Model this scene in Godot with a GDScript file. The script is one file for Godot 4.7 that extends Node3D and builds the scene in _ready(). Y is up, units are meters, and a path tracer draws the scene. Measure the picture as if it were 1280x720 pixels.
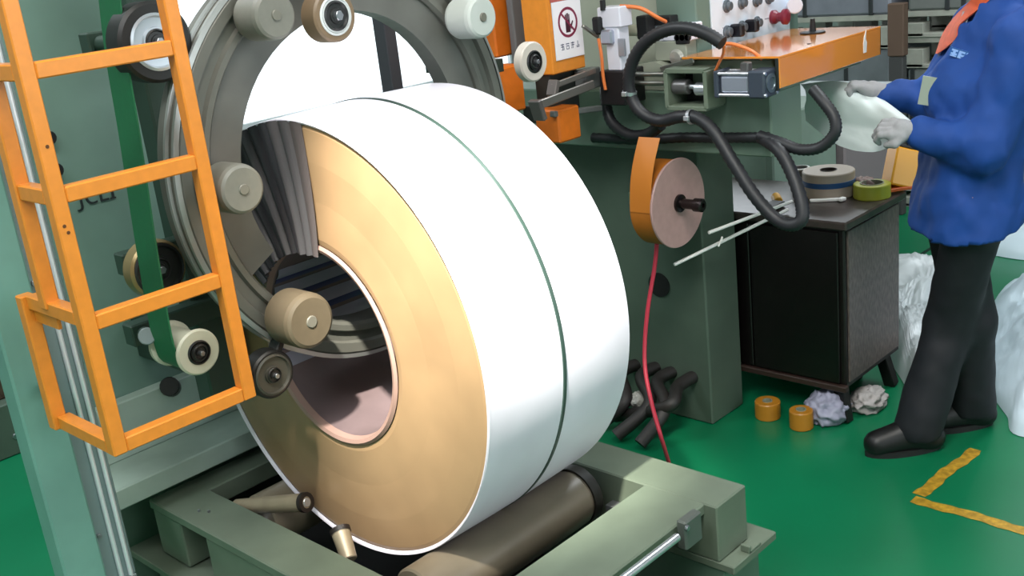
extends Node3D

# ---------------------------------------------------------------- helpers
var used := {}
var mats := {}
var tex := {}

func numbered(called: String) -> String:
	var n: int = used.get(called, 0)
	used[called] = n + 1
	return called if n == 0 else "%s_%03d" % [called, n]

func thing(called: String, label: String, category: String, at := Vector3.ZERO, group := "") -> Node3D:
	var o := Node3D.new()
	o.name = numbered(called)
	add_child(o)
	o.position = at
	tag(o, label, category, group)
	return o

func tag(o: Node, label: String, category: String, group := "") -> void:
	o.set_meta("label", label)
	o.set_meta("category", category)
	if group != "":
		o.set_meta("group", group)

# Commits a SurfaceTool as one named mesh. Shapes are written in world coordinates; the mesh is moved into its parent's frame.
func obj(called: String, s: SurfaceTool, m: Material, parent: Node3D = self, label := "") -> MeshInstance3D:
	var o := MeshInstance3D.new()
	o.mesh = s.commit()
	o.material_override = m
	o.name = numbered(called) if parent == self else called
	parent.add_child(o, true)
	if parent != self:
		o.position = -origin_of(parent)
	if label != "":
		o.set_meta("label", label)
	return o

func origin_of(n: Node) -> Vector3:
	var p := Vector3.ZERO
	while n != self and n != null:
		p += (n as Node3D).position
		n = n.get_parent()
	return p

func struct(called: String, s: SurfaceTool, m: Material, label := "") -> MeshInstance3D:
	var o := obj(called, s, m)
	o.set_meta("kind", "structure")
	if label != "":
		o.set_meta("label", label)
	return o

func mb() -> SurfaceTool:
	var s := SurfaceTool.new()
	s.begin(Mesh.PRIMITIVE_TRIANGLES)
	return s

func tri(s: SurfaceTool, a: Vector3, b: Vector3, c: Vector3, na: Vector3, nb: Vector3, nc: Vector3) -> void:
	if (b - a).cross(c - a).dot(na + nb + nc) > 0.0:
		s.set_normal(na); s.add_vertex(a)
		s.set_normal(nc); s.add_vertex(c)
		s.set_normal(nb); s.add_vertex(b)
	else:
		s.set_normal(na); s.add_vertex(a)
		s.set_normal(nb); s.add_vertex(b)
		s.set_normal(nc); s.add_vertex(c)

func ftri(s: SurfaceTool, a: Vector3, b: Vector3, c: Vector3, outward: Vector3) -> void:
	var n := (b - a).cross(c - a).normalized()
	if n.dot(outward) < 0.0:
		n = -n
	tri(s, a, b, c, n, n, n)

func fquad(s: SurfaceTool, a: Vector3, b: Vector3, c: Vector3, d: Vector3, outward: Vector3) -> void:
	ftri(s, a, b, c, outward)
	ftri(s, a, c, d, outward)

# A box with chamfered edges; 44 triangles.
func bx(s: SurfaceTool, c: Vector3, size: Vector3, bev := 0.004, basis := Basis.IDENTITY) -> void:
	var h := size * 0.5
	bev = min(bev, min(h.x, min(h.y, h.z)) * 0.45)
	var pt := func(sx: int, sy: int, sz: int, axis: int) -> Vector3:
		var v := Vector3(sx * h.x, sy * h.y, sz * h.z)
		var sg := Vector3(sx, sy, sz)
		for k in 3:
			if k != axis:
				v[k] -= sg[k] * bev
		return c + basis * v
	for axis in 3:
		var u := (axis + 1) % 3
		var w := (axis + 2) % 3
		for sg in [-1, 1]:
			var q: Array[Vector3] = []
			for t in [[-1, -1], [1, -1], [1, 1], [-1, 1]]:
				var e := [0, 0, 0]
				e[axis] = sg; e[u] = t[0]; e[w] = t[1]
				q.append(pt.call(e[0], e[1], e[2], axis))
			var o := Vector3.ZERO
			o[axis] = sg
			fquad(s, q[0], q[1], q[2], q[3], basis * o)
		# edges running along this axis
		for su in [-1, 1]:
			for sw in [-1, 1]:
				var q2: Array[Vector3] = []
				for t2 in [[-1, u], [1, u], [1, w], [-1, w]]:
					var e2 := [0, 0, 0]
					e2[axis] = t2[0]; e2[u] = su; e2[w] = sw
					q2.append(pt.call(e2[0], e2[1], e2[2], t2[1]))
				var o2 := Vector3.ZERO
				o2[u] = su; o2[w] = sw
				fquad(s, q2[0], q2[1], q2[2], q2[3], basis * o2)
	for sx in [-1, 1]:
		for sy in [-1, 1]:
			for sz in [-1, 1]:
				ftri(s, pt.call(sx, sy, sz, 0), pt.call(sx, sy, sz, 1), pt.call(sx, sy, sz, 2), basis * Vector3(sx, sy, sz))

# A box from its extents.
func ext(s: SurfaceTool, x0: float, x1: float, y0: float, y1: float, z0: float, z1: float, bev := 0.004) -> void:
	bx(s, Vector3(x0 + x1, y0 + y1, z0 + z1) * 0.5, Vector3(abs(x1 - x0), abs(y1 - y0), abs(z1 - z0)), bev)

# A square bar between two points.
func bar(s: SurfaceTool, a: Vector3, b: Vector3, w: float, t: float, up := Vector3.UP, bev := 0.003) -> void:
	var y := (b - a).normalized()
	if abs(y.dot(up)) > 0.95:
		up = Vector3.RIGHT
	var x := up.cross(y).normalized()
	var z := x.cross(y)
	bx(s, (a + b) * 0.5, Vector3(w, (b - a).length(), t), bev, Basis(x, y, z))

func frame_of(axis: Vector3) -> Basis:
	var y := axis.normalized()
	var h := Vector3.UP if abs(y.y) < 0.9 else Vector3.RIGHT
	var x := h.cross(y).normalized()
	return Basis(x, y, x.cross(y))

# Turns a profile of (radius, height along the axis) round an axis; each segment of the profile is flat, each ring smooth.
func lathe(s: SurfaceTool, at: Vector3, axis: Vector3, prof: Array, n := 32, from := 0.0, to := TAU) -> void:
	var b := frame_of(axis)
	for i in prof.size() - 1:
		var p: Vector2 = prof[i]
		var q: Vector2 = prof[i + 1]
		var d := q - p
		if d.length() < 1e-6:
			continue
		var nn := Vector2(d.y, -d.x).normalized()
		for k in n:
			var a0 := from + (to - from) * k / n
			var a1 := from + (to - from) * (k + 1) / n
			var r0 := b.x * cos(a0) + b.z * sin(a0)
			var r1 := b.x * cos(a1) + b.z * sin(a1)
			var v00 := at + r0 * p.x + b.y * p.y
			var v01 := at + r1 * p.x + b.y * p.y
			var v10 := at + r0 * q.x + b.y * q.y
			var v11 := at + r1 * q.x + b.y * q.y
			var n0 := r0 * nn.x + b.y * nn.y
			var n1 := r1 * nn.x + b.y * nn.y
			if p.x > 1e-6:
				tri(s, v00, v01, v11, n0, n1, n1)
			if q.x > 1e-6:
				tri(s, v00, v11, v10, n0, n1, n0)

# A closed cylinder with small chamfers.
func cyl(s: SurfaceTool, a: Vector3, b: Vector3, r: float, n := 24, r2 := -1.0, c := -1.0) -> void:
	var l := (b - a).length()
	if r2 < 0.0:
		r2 = r
	if c < 0.0:
		c = min(min(r, r2) * 0.12, l * 0.2)
	lathe(s, a, b - a, [Vector2(0, 0), Vector2(r - c, 0), Vector2(r, c), Vector2(r2, l - c), Vector2(r2 - c, l), Vector2(0, l)], n)

func smooth_path(pts: Array, per := 8) -> Array:
	var out := []
	for i in pts.size() - 1:
		var p0: Vector3 = pts[max(i - 1, 0)]
		var p1: Vector3 = pts[i]
		var p2: Vector3 = pts[i + 1]
		var p3: Vector3 = pts[min(i + 2, pts.size() - 1)]
		for k in per:
			var t := float(k) / per
			out.append(0.5 * (2.0 * p1 + (p2 - p0) * t + (2.0 * p0 - 5.0 * p1 + 4.0 * p2 - p3) * t * t + (3.0 * p1 - p0 - 3.0 * p2 + p3) * t * t * t))
	out.append(pts[-1])
	return out

# A round tube swept along points; rib > 0 gives a corrugated hose.
func tube(s: SurfaceTool, pts: Array, r: float, n := 12, per := 8, rib := 0.0) -> void:
	var path := smooth_path(pts, per)
	var rings := []
	var norms := []
	var x := Vector3.ZERO
	for i in path.size():
		var d: Vector3 = (path[min(i + 1, path.size() - 1)] - path[max(i - 1, 0)]).normalized()
		if x == Vector3.ZERO:
			x = frame_of(d).x
		x = (x - d * x.dot(d)).normalized()
		var y := d.cross(x)
		var ring := []
		var nr := []
		var rr := r + (rib if i % 2 == 0 else -rib)
		for k in n:
			var a := TAU * k / n
			var v := x * cos(a) + y * sin(a)
			nr.append(v)
			ring.append(path[i] + v * rr)
		rings.append(ring)
		norms.append(nr)
	for i in path.size() - 1:
		for k in n:
			var k1 := (k + 1) % n
			tri(s, rings[i][k], rings[i][k1], rings[i + 1][k1], norms[i][k], norms[i][k1], norms[i + 1][k1])
			tri(s, rings[i][k], rings[i + 1][k1], rings[i + 1][k], norms[i][k], norms[i + 1][k1], norms[i + 1][k])
	for e in [0, path.size() - 1]:
		var cc: Vector3 = path[e]
		var d2: Vector3 = (path[0] - path[1]) if e == 0 else (path[e] - path[e - 1])
		for k in n:
			ftri(s, cc, rings[e][k], rings[e][(k + 1) % n], d2)

# A flat outline in the plane (u, v), given depth along w.
func prism(s: SurfaceTool, poly: PackedVector2Array, at: Vector3, u: Vector3, v: Vector3, w: Vector3) -> void:
	var idx := Geometry2D.triangulate_polygon(poly)
	var p := func(i: int, k: float) -> Vector3: return at + u * poly[i].x + v * poly[i].y + w * k
	for i in range(0, idx.size(), 3):
		ftri(s, p.call(idx[i], 0.0), p.call(idx[i + 1], 0.0), p.call(idx[i + 2], 0.0), -w)
		ftri(s, p.call(idx[i], 1.0), p.call(idx[i + 1], 1.0), p.call(idx[i + 2], 1.0), w)
	var area := 0.0
	for i in poly.size():
		area += poly[i].cross(poly[(i + 1) % poly.size()])
	for i in poly.size():
		var j := (i + 1) % poly.size()
		var d := poly[j] - poly[i]
		var o2: Vector2 = Vector2(d.y, -d.x) * signf(area)
		fquad(s, p.call(i, 0.0), p.call(j, 0.0), p.call(j, 1.0), p.call(i, 1.0), u * o2.x + v * o2.y)

# A sheet from a function (u, v in 0..1) -> Vector3, with thickness.
func sheet(s: SurfaceTool, f: Callable, nu: int, nv: int, thick := 0.0) -> void:
	var g := []
	for j in nv + 1:
		var row := []
		for i in nu + 1:
			row.append(f.call(float(i) / nu, float(j) / nv))
		g.append(row)
	var nrm := []
	for j in nv + 1:
		var row2 := []
		for i in nu + 1:
			var du: Vector3 = g[j][min(i + 1, nu)] - g[j][max(i - 1, 0)]
			var dv: Vector3 = g[min(j + 1, nv)][i] - g[max(j - 1, 0)][i]
			row2.append(du.cross(dv).normalized())
		nrm.append(row2)
	for side in ([0, 1] if thick > 0.0 else [0]):
		for j in nv:
			for i in nu:
				var q := []
				var m := []
				for c in [[0, 0], [1, 0], [1, 1], [0, 1]]:
					var n: Vector3 = nrm[j + c[1]][i + c[0]]
					q.append(g[j + c[1]][i + c[0]] - n * thick * side)
					m.append(n if side == 0 else -n)
				tri(s, q[0], q[1], q[2], m[0], m[1], m[2])
				tri(s, q[0], q[2], q[3], m[0], m[2], m[3])
	if thick > 0.0:
		for i in nu:
			for j in [0, nv]:
				var out: Vector3 = (g[j][i] - g[1 if j == 0 else nv - 1][i])
				fquad(s, g[j][i], g[j][i + 1], g[j][i + 1] - nrm[j][i + 1] * thick, g[j][i] - nrm[j][i] * thick, out)
		for j in nv:
			for i in [0, nu]:
				var out2: Vector3 = (g[j][i] - g[j][1 if i == 0 else nu - 1])
				fquad(s, g[j][i], g[j + 1][i], g[j + 1][i] - nrm[j + 1][i] * thick, g[j][i] - nrm[j][i] * thick, out2)

# Distance to a chain of tapered capsules [a, b, ra, rb], joined with a smooth minimum.
func field(p: Vector3, caps: Array, k: float) -> float:
	var d := 1e3
	for c in caps:
		var ab: Vector3 = c[1] - c[0]
		var ap: Vector3 = p - c[0]
		var t: float = clamp(ap.dot(ab) / max(ab.length_squared(), 1e-9), 0.0, 1.0)
		var e: float = (ap - ab * t).length() - lerp(c[2] as float, c[3] as float, t)
		var h: float = max(k - abs(d - e), 0.0) / k
		d = min(d, e) - h * h * k * 0.25
	return d

# Surface nets of a distance function on a grid, added to the SurfaceTool.
func nets(s: SurfaceTool, f: Callable, lo: Vector3, hi: Vector3, h: float) -> void:
	var n := Vector3i(((hi - lo) / h).ceil()) + Vector3i.ONE
	var val := PackedFloat32Array()
	val.resize(n.x * n.y * n.z)
	var sx: int = 1
	var sy := n.x
	var sz := n.x * n.y
	for z in range(0, n.z):
		for y in range(0, n.y):
			var x := 0
			while x < n.x:
				var d: float = f.call(lo + Vector3(x, y, z) * h)
				var at := x + y * sy + z * sz
				val[at] = d
				x += 1
				var skip := int((abs(d) - 0.02) / h) - 1   # far from the surface: carry the value on
				while skip > 0 and x < n.x:
					at += 1
					val[at] = d
					x += 1
					skip -= 1
	var vert := {}
	var pos := []
	var nor := []
	var corner := [0, sx, sy, sx + sy, sz, sx + sz, sy + sz, sx + sy + sz]
	for z in n.z - 1:
		for y in n.y - 1:
			for x in n.x - 1:
				var at2 := x + y * sy + z * sz
				var mask := 0
				for c in 8:
					if val[at2 + corner[c]] < 0.0:
						mask |= 1 << c
				if mask == 0 or mask == 255:
					continue
				var sum := Vector3.ZERO
				var cnt := 0
				for c in 8:
					for bit in [1, 2, 4]:
						if c & bit:
							continue
						var c2: int = c | bit
						var va := val[at2 + corner[c]]
						var vb := val[at2 + corner[c2]]
						if (va < 0.0) != (vb < 0.0):
							var t := va / (va - vb)
							var pa := Vector3(c & 1, (c >> 1) & 1, (c >> 2) & 1)
							var pb := Vector3(c2 & 1, (c2 >> 1) & 1, (c2 >> 2) & 1)
							sum += pa.lerp(pb, t)
							cnt += 1
				var p := lo + (Vector3(x, y, z) + sum / cnt) * h
				var e := h * 0.9
				var g := Vector3(f.call(p + Vector3(e, 0, 0)) - f.call(p - Vector3(e, 0, 0)), f.call(p + Vector3(0, e, 0)) - f.call(p - Vector3(0, e, 0)), f.call(p + Vector3(0, 0, e)) - f.call(p - Vector3(0, 0, e)))
				vert[at2] = pos.size()
				pos.append(p)
				nor.append(g.normalized())
	var step := [sx, sy, sz]
	for z in range(1, n.z - 1):
		for y in range(1, n.y - 1):
			for x in range(1, n.x - 1):
				var at3 := x + y * sy + z * sz
				for ax in 3:
					if (val[at3] < 0.0) == (val[at3 + step[ax]] < 0.0):
						continue
					var u: int = step[(ax + 1) % 3]
					var w: int = step[(ax + 2) % 3]
					var q := [at3 - u - w, at3 - w, at3, at3 - u]
					if vert.has(q[0]) and vert.has(q[1]) and vert.has(q[2]) and vert.has(q[3]):
						var i0: int = vert[q[0]]
						var i1: int = vert[q[1]]
						var i2: int = vert[q[2]]
						var i3: int = vert[q[3]]
						tri(s, pos[i0], pos[i1], pos[i2], nor[i0], nor[i1], nor[i2])
						tri(s, pos[i0], pos[i2], pos[i3], nor[i0], nor[i2], nor[i3])

# ---------------------------------------------------------------- materials
func noise_tex(key: String, freq: float, lo: float, hi: float, stretch := Vector3.ONE, octaves := 4) -> ImageTexture:
	if tex.has(key):
		return tex[key]
	var n := FastNoiseLite.new()
	n.seed = key.hash() % 1000
	n.noise_type = FastNoiseLite.TYPE_SIMPLEX_SMOOTH
	n.frequency = freq
	n.fractal_octaves = octaves
	var size := 256
	var raw := n.get_seamless_image(size, size)
	var im := Image.create(size, size, false, Image.FORMAT_RGB8)
	for y in size:
		for x in size:
			var g := raw.get_pixel(int(x * stretch.x) % size, int(y * stretch.y) % size).r
			var v: float = lerp(lo, hi, g)
			im.set_pixel(x, y, Color(v, v, v))
	tex[key] = ImageTexture.create_from_image(im)
	return tex[key]

func mat(key: String, c: Color, rough := 0.6, metal := 0.0, pattern := "", scale := 2.0) -> StandardMaterial3D:
	if mats.has(key):
		return mats[key]
	var m := StandardMaterial3D.new()
	m.albedo_color = c
	m.roughness = rough
	m.metallic = metal
	if pattern != "":
		m.uv1_triplanar = true
		m.uv1_scale = Vector3.ONE * scale
		match pattern:
			"worn": m.albedo_texture = noise_tex("worn", 0.012, 0.90, 1.0)
			"dirty": m.albedo_texture = noise_tex("dirty", 0.02, 0.68, 1.03)
			"fine": m.albedo_texture = noise_tex("fine", 0.03, 0.94, 1.0)
			"grain": m.albedo_texture = noise_tex("grain", 0.03, 0.62, 1.0, Vector3(3, 1, 1) * 1.0)
			"paper": m.albedo_texture = noise_tex("paper", 0.008, 0.9, 1.0)
			"cloth": m.albedo_texture = noise_tex("cloth", 0.02, 0.8, 1.0)
	mats[key] = m
	return m

# A wheel as a part (its tyre) with a rim, a hub and a bolt as sub-parts; it faces along axis.
func wheel(called: String, parent: Node3D, c: Vector3, axis: Vector3, r: float, w: float, rim: float, hub: float, mt: Material, mr: Material, mh: Material, label := "") -> MeshInstance3D:
	var a := axis.normalized()
	var s := mb()
	var e := r * 0.08
	lathe(s, c - a * w * 0.5, a, [Vector2(rim, 0), Vector2(r - e, 0), Vector2(r, e), Vector2(r, w - e), Vector2(r - e, w), Vector2(rim, w)], 40)
	lathe(s, c - a * w * 0.5, a, [Vector2(0, 0), Vector2(rim, 0)], 40)
	var t := obj(called, s, mt, parent, label)
	s = mb()
	var f := w * 0.5
	lathe(s, c, a, [Vector2(rim + 0.001, f - 0.02), Vector2(rim + 0.001, f + 0.002), Vector2(rim * 0.92, f + 0.004), Vector2(rim * 0.86, f - 0.003), Vector2(hub * 1.15, f - 0.004), Vector2(hub * 1.1, f + 0.003), Vector2(hub, f + 0.003)], 40)
	obj("rim", s, mr, t)
	s = mb()
	lathe(s, c, a, [Vector2(hub, f - 0.01), Vector2(hub, f + 0.005), Vector2(hub * 0.88, f + 0.007), Vector2(hub * 0.78, f + 0.002), Vector2(hub * 0.55, f + 0.002), Vector2(hub * 0.5, f + 0.006), Vector2(0, f + 0.006)], 32)
	obj("hub", s, mh, t)
	s = mb()
	cyl(s, c + a * (f + 0.002), c + a * (f + 0.018), hub * 0.34, 6)
	obj("bolt", s, mat("bolt", Color(0.62, 0.63, 0.65), 0.35, 0.9), t)
	return t

func bolt(parent: Node3D, p: Vector3, axis: Vector3, r := 0.008) -> void:
	var s := mb()
	cyl(s, p - axis * 0.002, p + axis * 0.007, r, 6)
	obj("bolt", s, mat("bolt", Color(0.62, 0.63, 0.65), 0.35, 0.9), parent)

func lamp(called: String, label: String, at: Vector3, size: Vector2, energy: float, colour: Color) -> void:
	var t := thing(called, label, "lamp", at)
	var s := mb()
	bx(s, at + Vector3(0, 0.06, 0), Vector3(size.x + 0.08, 0.1, size.y + 0.08), 0.01)
	obj("housing", s, mat("lamp_housing", Color(0.7, 0.72, 0.72), 0.5), t)
	s = mb()
	bx(s, at, Vector3(size.x, 0.02, size.y), 0.004)
	var g := StandardMaterial3D.new()
	g.albedo_color = Color(0.9, 0.9, 0.9)
	g.emission_enabled = true
	g.emission = colour
	g.emission_energy_multiplier = 2.0
	obj("diffuser", s, g, t)
	for k in [-1, 1]:
		s = mb()
		cyl(s, at + Vector3(k * size.x * 0.4, 0.1, 0), Vector3(at.x + k * size.x * 0.4, 5.5, at.z), 0.008, 8)
		obj("hanger", s, mat("lamp_housing", Color(0.7, 0.72, 0.72), 0.5), t)
	var l := AreaLight3D.new()
	l.name = "light"
	l.area_size = size
	l.light_energy = energy
	l.light_color = colour
	l.area_range = 30.0
	l.shadow_enabled = true
	t.add_child(l)
	l.position = Vector3(0, -0.02, 0)
	l.rotation_degrees = Vector3(-90, 0, 0)

# ---------------------------------------------------------------- the scene
func _ready() -> void:
	var cam := Camera3D.new()
	cam.name = "camera"
	add_child(cam)
	cam.transform = Transform3D(Basis(Vector3(0.68129, -0.10927, 0.72381), Vector3(0.29746, 0.94480, -0.13735), Vector3(-0.66885, 0.30888, 0.67620)).orthonormalized(), Vector3(0, 1.92, 0))
	cam.fov = 29.864
	cam.near = 0.05
	cam.far = 60.0
	cam.current = true
	var we := WorldEnvironment.new()
	we.name = "environment"
	var env := Environment.new()
	env.background_mode = Environment.BG_COLOR
	env.background_color = Color(0.75, 0.82, 0.9)
	env.background_energy_multiplier = 1.0
	env.tonemap_mode = Environment.TONE_MAPPER_LINEAR
	env.tonemap_exposure = EXPOSURE
	env.sdfgi_enabled = true
	env.ssao_enabled = true
	env.ssil_enabled = true
	we.environment = env
	add_child(we)
	lights()
	setting()
	unseen_high_window()
	unseen_front_window()
	coil()
	cradle()
	column()
	ring()
	guard()
	feeder()
	cabinet()
	background()
	worker()
	floor_things()

const EXPOSURE := 0.78
const GREEN := Color(0.43, 0.475, 0.41)
const ORANGE := Color(0.90, 0.55, 0.19)

func green() -> StandardMaterial3D:
	return mat("green_paint", GREEN, 0.45, 0.0, "worn", 1.5)

func teal() -> StandardMaterial3D:
	return mat("teal_paint", Color(0.44, 0.62, 0.57), 0.4, 0.0, "worn", 1.2)

func dark_green() -> StandardMaterial3D:
	return mat("dark_green_paint", Color(0.36, 0.46, 0.39), 0.5, 0.0, "worn", 1.5)

func orange() -> StandardMaterial3D:
	return mat("orange_paint", ORANGE, 0.30, 0.0, "fine", 3.0)

func steel() -> StandardMaterial3D:
	return mat("steel", Color(0.82, 0.83, 0.85), 0.28, 0.8)

func black() -> StandardMaterial3D:
	return mat("black_rubber", Color(0.07, 0.07, 0.08), 0.55)

func grey() -> StandardMaterial3D:
	return mat("grey_metal", Color(0.45, 0.46, 0.46), 0.4, 0.3, "worn", 3.0)

func lights() -> void:  # all lamps here are out of view, placed to light coil, worker, floor and guard
	lamp("unseen_ceiling_lamp", "unseen white ceiling panel lamp placed to light the coil and cradle", Vector3(0.6, 4.6, -0.4), Vector2(2.2, 1.6), 19.0, Color(1.0, 0.98, 0.95))
	lamp("unseen_ceiling_lamp", "unseen white ceiling panel lamp placed to light the worker and the right side", Vector3(5.2, 4.6, -1.2), Vector2(2.0, 1.0), 13.0, Color(0.95, 0.98, 1.0))
	lamp("unseen_ceiling_lamp", "unseen white ceiling panel lamp placed to light the floor left of the tall green column", Vector3(0.3, 4.6, -4.4), Vector2(2.0, 1.0), 18.0, Color(0.95, 0.98, 1.0))
	lamp("unseen_ceiling_lamp", "unseen white ceiling panel lamp behind the camera on the left, placed to light the guard", Vector3(-1.6, 4.6, -0.6), Vector2(1.6, 1.6), 17.0, Color(0.95, 0.98, 1.0))
	# small spot out of view, placed to make the bright patch on the coil
	var at := Vector3(0.3, 3.6, -0.9)
	var aim := Vector3(1.60, 1.28, -1.84)
	var d := (aim - at).normalized()
	var t := thing("unseen_spot_lamp", "unseen grey spot lamp on a ceiling rod, placed to light the face of the white coil", "lamp", at)
	var s := mb()
	lathe(s, at - d * 0.16, d, [Vector2(0, 0), Vector2(0.05, 0), Vector2(0.1, 0.14), Vector2(0.095, 0.14), Vector2(0.06, 0.06)], 32)
	obj("shade", s, grey(), t)
	s = mb()
	lathe(s, at - d * 0.05, d, [Vector2(0, 0), Vector2(0.05, 0), Vector2(0.05, 0.01), Vector2(0, 0.012)], 24)
	var g := StandardMaterial3D.new()
	g.albedo_color = Color.WHITE
	g.emission_enabled = true
	g.emission = Color(1, 0.95, 0.85)
	g.emission_energy_multiplier = 3.0
	obj("bulb", s, g, t)
	s = mb()
	cyl(s, at - d * 0.15, Vector3(at.x, 5.5, at.z), 0.012, 10)
	obj("rod", s, grey(), t)
	var l := SpotLight3D.new()
	l.name = "light"
	l.light_energy = 85.0
	l.light_color = Color(1, 0.98, 0.93)
	l.light_size = 0.06
	l.spot_angle = 10.0
	l.spot_angle_attenuation = 1.6
	l.spot_attenuation = 2.0
	l.spot_range = 30.0
	l.shadow_enabled = true
	t.add_child(l)
	l.look_at_from_position(at + d * 0.03, aim)

func setting() -> void:
	var s := mb()
	ext(s, -4.2, 11.2, -0.2, 0.0, -9.2, 4.2, 0.0)
	var fm := mat("floor_green", Color(0.05, 0.46, 0.30), 0.3, 0.0, "worn", 0.35)
	fm.clearcoat_enabled = false
	struct("floor", s, fm)
	var wm := mat("wall_paint", Color(0.72, 0.74, 0.72), 0.8, 0.0, "paper", 0.3)
	s = mb(); ext(s, -4.2, 11.2, 5.5, 5.7, -9.2, 4.2, 0.0)
	struct("ceiling", s, wm)
	s = mb(); ext(s, 11.0, 11.2, 0.0, 5.5, -9.2, 4.2, 0.0)
	struct("wall_right", s, mat("wall_grey", Color(0.5, 0.55, 0.52), 0.8, 0.0, "paper", 0.3))
	s = mb(); ext(s, -4.2, -4.0, 0.0, 5.5, -9.2, 4.2, 0.0)
	struct("wall_left", s, wm)
	s = mb(); ext(s, -4.0, 11.0, 0.0, 5.5, 4.0, 4.2, 0.0)
	struct("wall_front", s, wm)
	# back wall with one long window, glowing for the white behind the ring
	s = mb()
	ext(s, -4.0, 3.8, 0.0, 5.5, -9.2, -9.0, 0.0)
	ext(s, 9.4, 11.0, 0.0, 5.5, -9.2, -9.0, 0.0)
	ext(s, 3.8, 9.4, 0.0, 0.45, -9.2, -9.0, 0.0)
	ext(s, 3.8, 9.4, 3.2, 5.5, -9.2, -9.0, 0.0)
	struct("wall_back", s, wm)
	var w := Node3D.new()
	w.name = "window_1"
	add_child(w)
	w.position = Vector3(6.6, 0.45, -9.1)
	w.set_meta("kind", "structure")
	w.set_meta("label", "long bright window in the far wall, glowing for the white behind the ring")
	s = mb()
	for x in [3.8, 9.4]:
		ext(s, x - 0.04, x + 0.04, 0.45, 3.2, -9.16, -9.04)
	for y in [0.45, 3.2]:
		ext(s, 3.8, 9.4, y - 0.04, y + 0.04, -9.16, -9.04)
	obj("window_frame", s, mat("window_frame", Color(0.8, 0.82, 0.83), 0.5), w)
	var g := StandardMaterial3D.new()
	g.albedo_color = Color(0.9, 0.92, 0.95)
	g.roughness = 0.5
	g.emission_enabled = true
	g.emission = Color(0.96, 0.98, 1.0)
	g.emission_energy_multiplier = 1.6
	s = mb(); ext(s, 3.84, 9.36, 0.49, 3.16, -9.11, -9.09, 0.002)
	obj("window_pane", s, g, w, "glowing frosted pane")
	var l := AreaLight3D.new()
	l.name = "window_light"
	l.area_size = Vector2(5.4, 2.6)
	l.light_energy = 9.0
	l.light_color = Color(0.94, 0.97, 1.0)
	l.area_range = 40.0
	l.shadow_enabled = true
	w.add_child(l)
	l.position = Vector3(0, 1.37, 0.15)
	l.rotation_degrees = Vector3(0, 180, 0)

func unseen_front_window() -> void:  # out of view, placed to light the near side of coil and cradle
	var w := Node3D.new()
	w.name = "unseen_window_3"
	add_child(w)
	w.position = Vector3(2.5, 1.2, 3.98)
	w.set_meta("kind", "structure")
	w.set_meta("label", "unseen wide window in the wall behind the camera, placed to light the coil and cradle")
	var s := mb()
	for x in [-0.5, 2.5, 5.5]:
		ext(s, x - 0.04, x + 0.04, 1.2, 3.8, 3.9, 4.0)
	for y in [1.2, 3.8]:
		ext(s, -0.54, 5.54, y - 0.04, y + 0.04, 3.9, 4.0)
	obj("window_frame", s, mats["window_frame"], w)
	var g := StandardMaterial3D.new()
	g.albedo_color = Color(0.9, 0.92, 0.95)
	g.roughness = 0.5
	g.emission_enabled = true
	g.emission = Color(0.96, 0.98, 1.0)
	g.emission_energy_multiplier = 1.5
	s = mb(); ext(s, -0.5, 5.5, 1.2, 3.8, 3.95, 3.98, 0.002)
	obj("window_pane", s, g, w, "glowing frosted pane")
	var l := AreaLight3D.new()
	l.name = "window_light"
	l.area_size = Vector2(5.8, 2.5)
	l.light_energy = 10.0
	l.light_color = Color(0.94, 0.97, 1.0)
	l.area_range = 40.0
	l.shadow_enabled = true
	w.add_child(l)
	l.position = Vector3(0, 1.3, -0.12)

func unseen_high_window() -> void:  # out of view, placed to give the glare on the orange cover
	var w := Node3D.new()
	w.name = "unseen_window_2"
	add_child(w)
	w.position = Vector3(10.99, 2.2, -5.5)
	w.set_meta("kind", "structure")
	w.set_meta("label", "unseen high window strip on the right wall, placed for the glare on the orange cover")
	var s := mb()
	for z in [-8.5, -5.5, -2.5]:
		ext(s, 10.9, 11.0, 2.2, 4.6, z - 0.04, z + 0.04)
	for y in [2.2, 4.6]:
		ext(s, 10.9, 11.0, y - 0.04, y + 0.04, -8.54, -2.46)
	obj("window_frame", s, mats["window_frame"], w)
	var g := StandardMaterial3D.new()
	g.albedo_color = Color(0.9, 0.92, 0.95)
	g.roughness = 0.5
	g.emission_enabled = true
	g.emission = Color(0.96, 0.98, 1.0)
	g.emission_energy_multiplier = 3.0
	s = mb(); ext(s, 10.95, 10.98, 2.2, 4.6, -8.5, -2.5, 0.002)
	obj("window_pane", s, g, w, "glowing frosted pane")
	var l := AreaLight3D.new()
	l.name = "window_light"
	l.area_size = Vector2(5.8, 2.3)
	l.light_energy = 16.0
	l.light_color = Color(0.94, 0.97, 1.0)
	l.area_range = 40.0
	l.shadow_enabled = true
	w.add_child(l)
	l.position = Vector3(-0.12, 1.2, 0)
	l.rotation_degrees = Vector3(0, 90, 0)

const CX := 1.528
const CY := 0.952
const CZ := -2.258
const CW := 0.529

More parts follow.
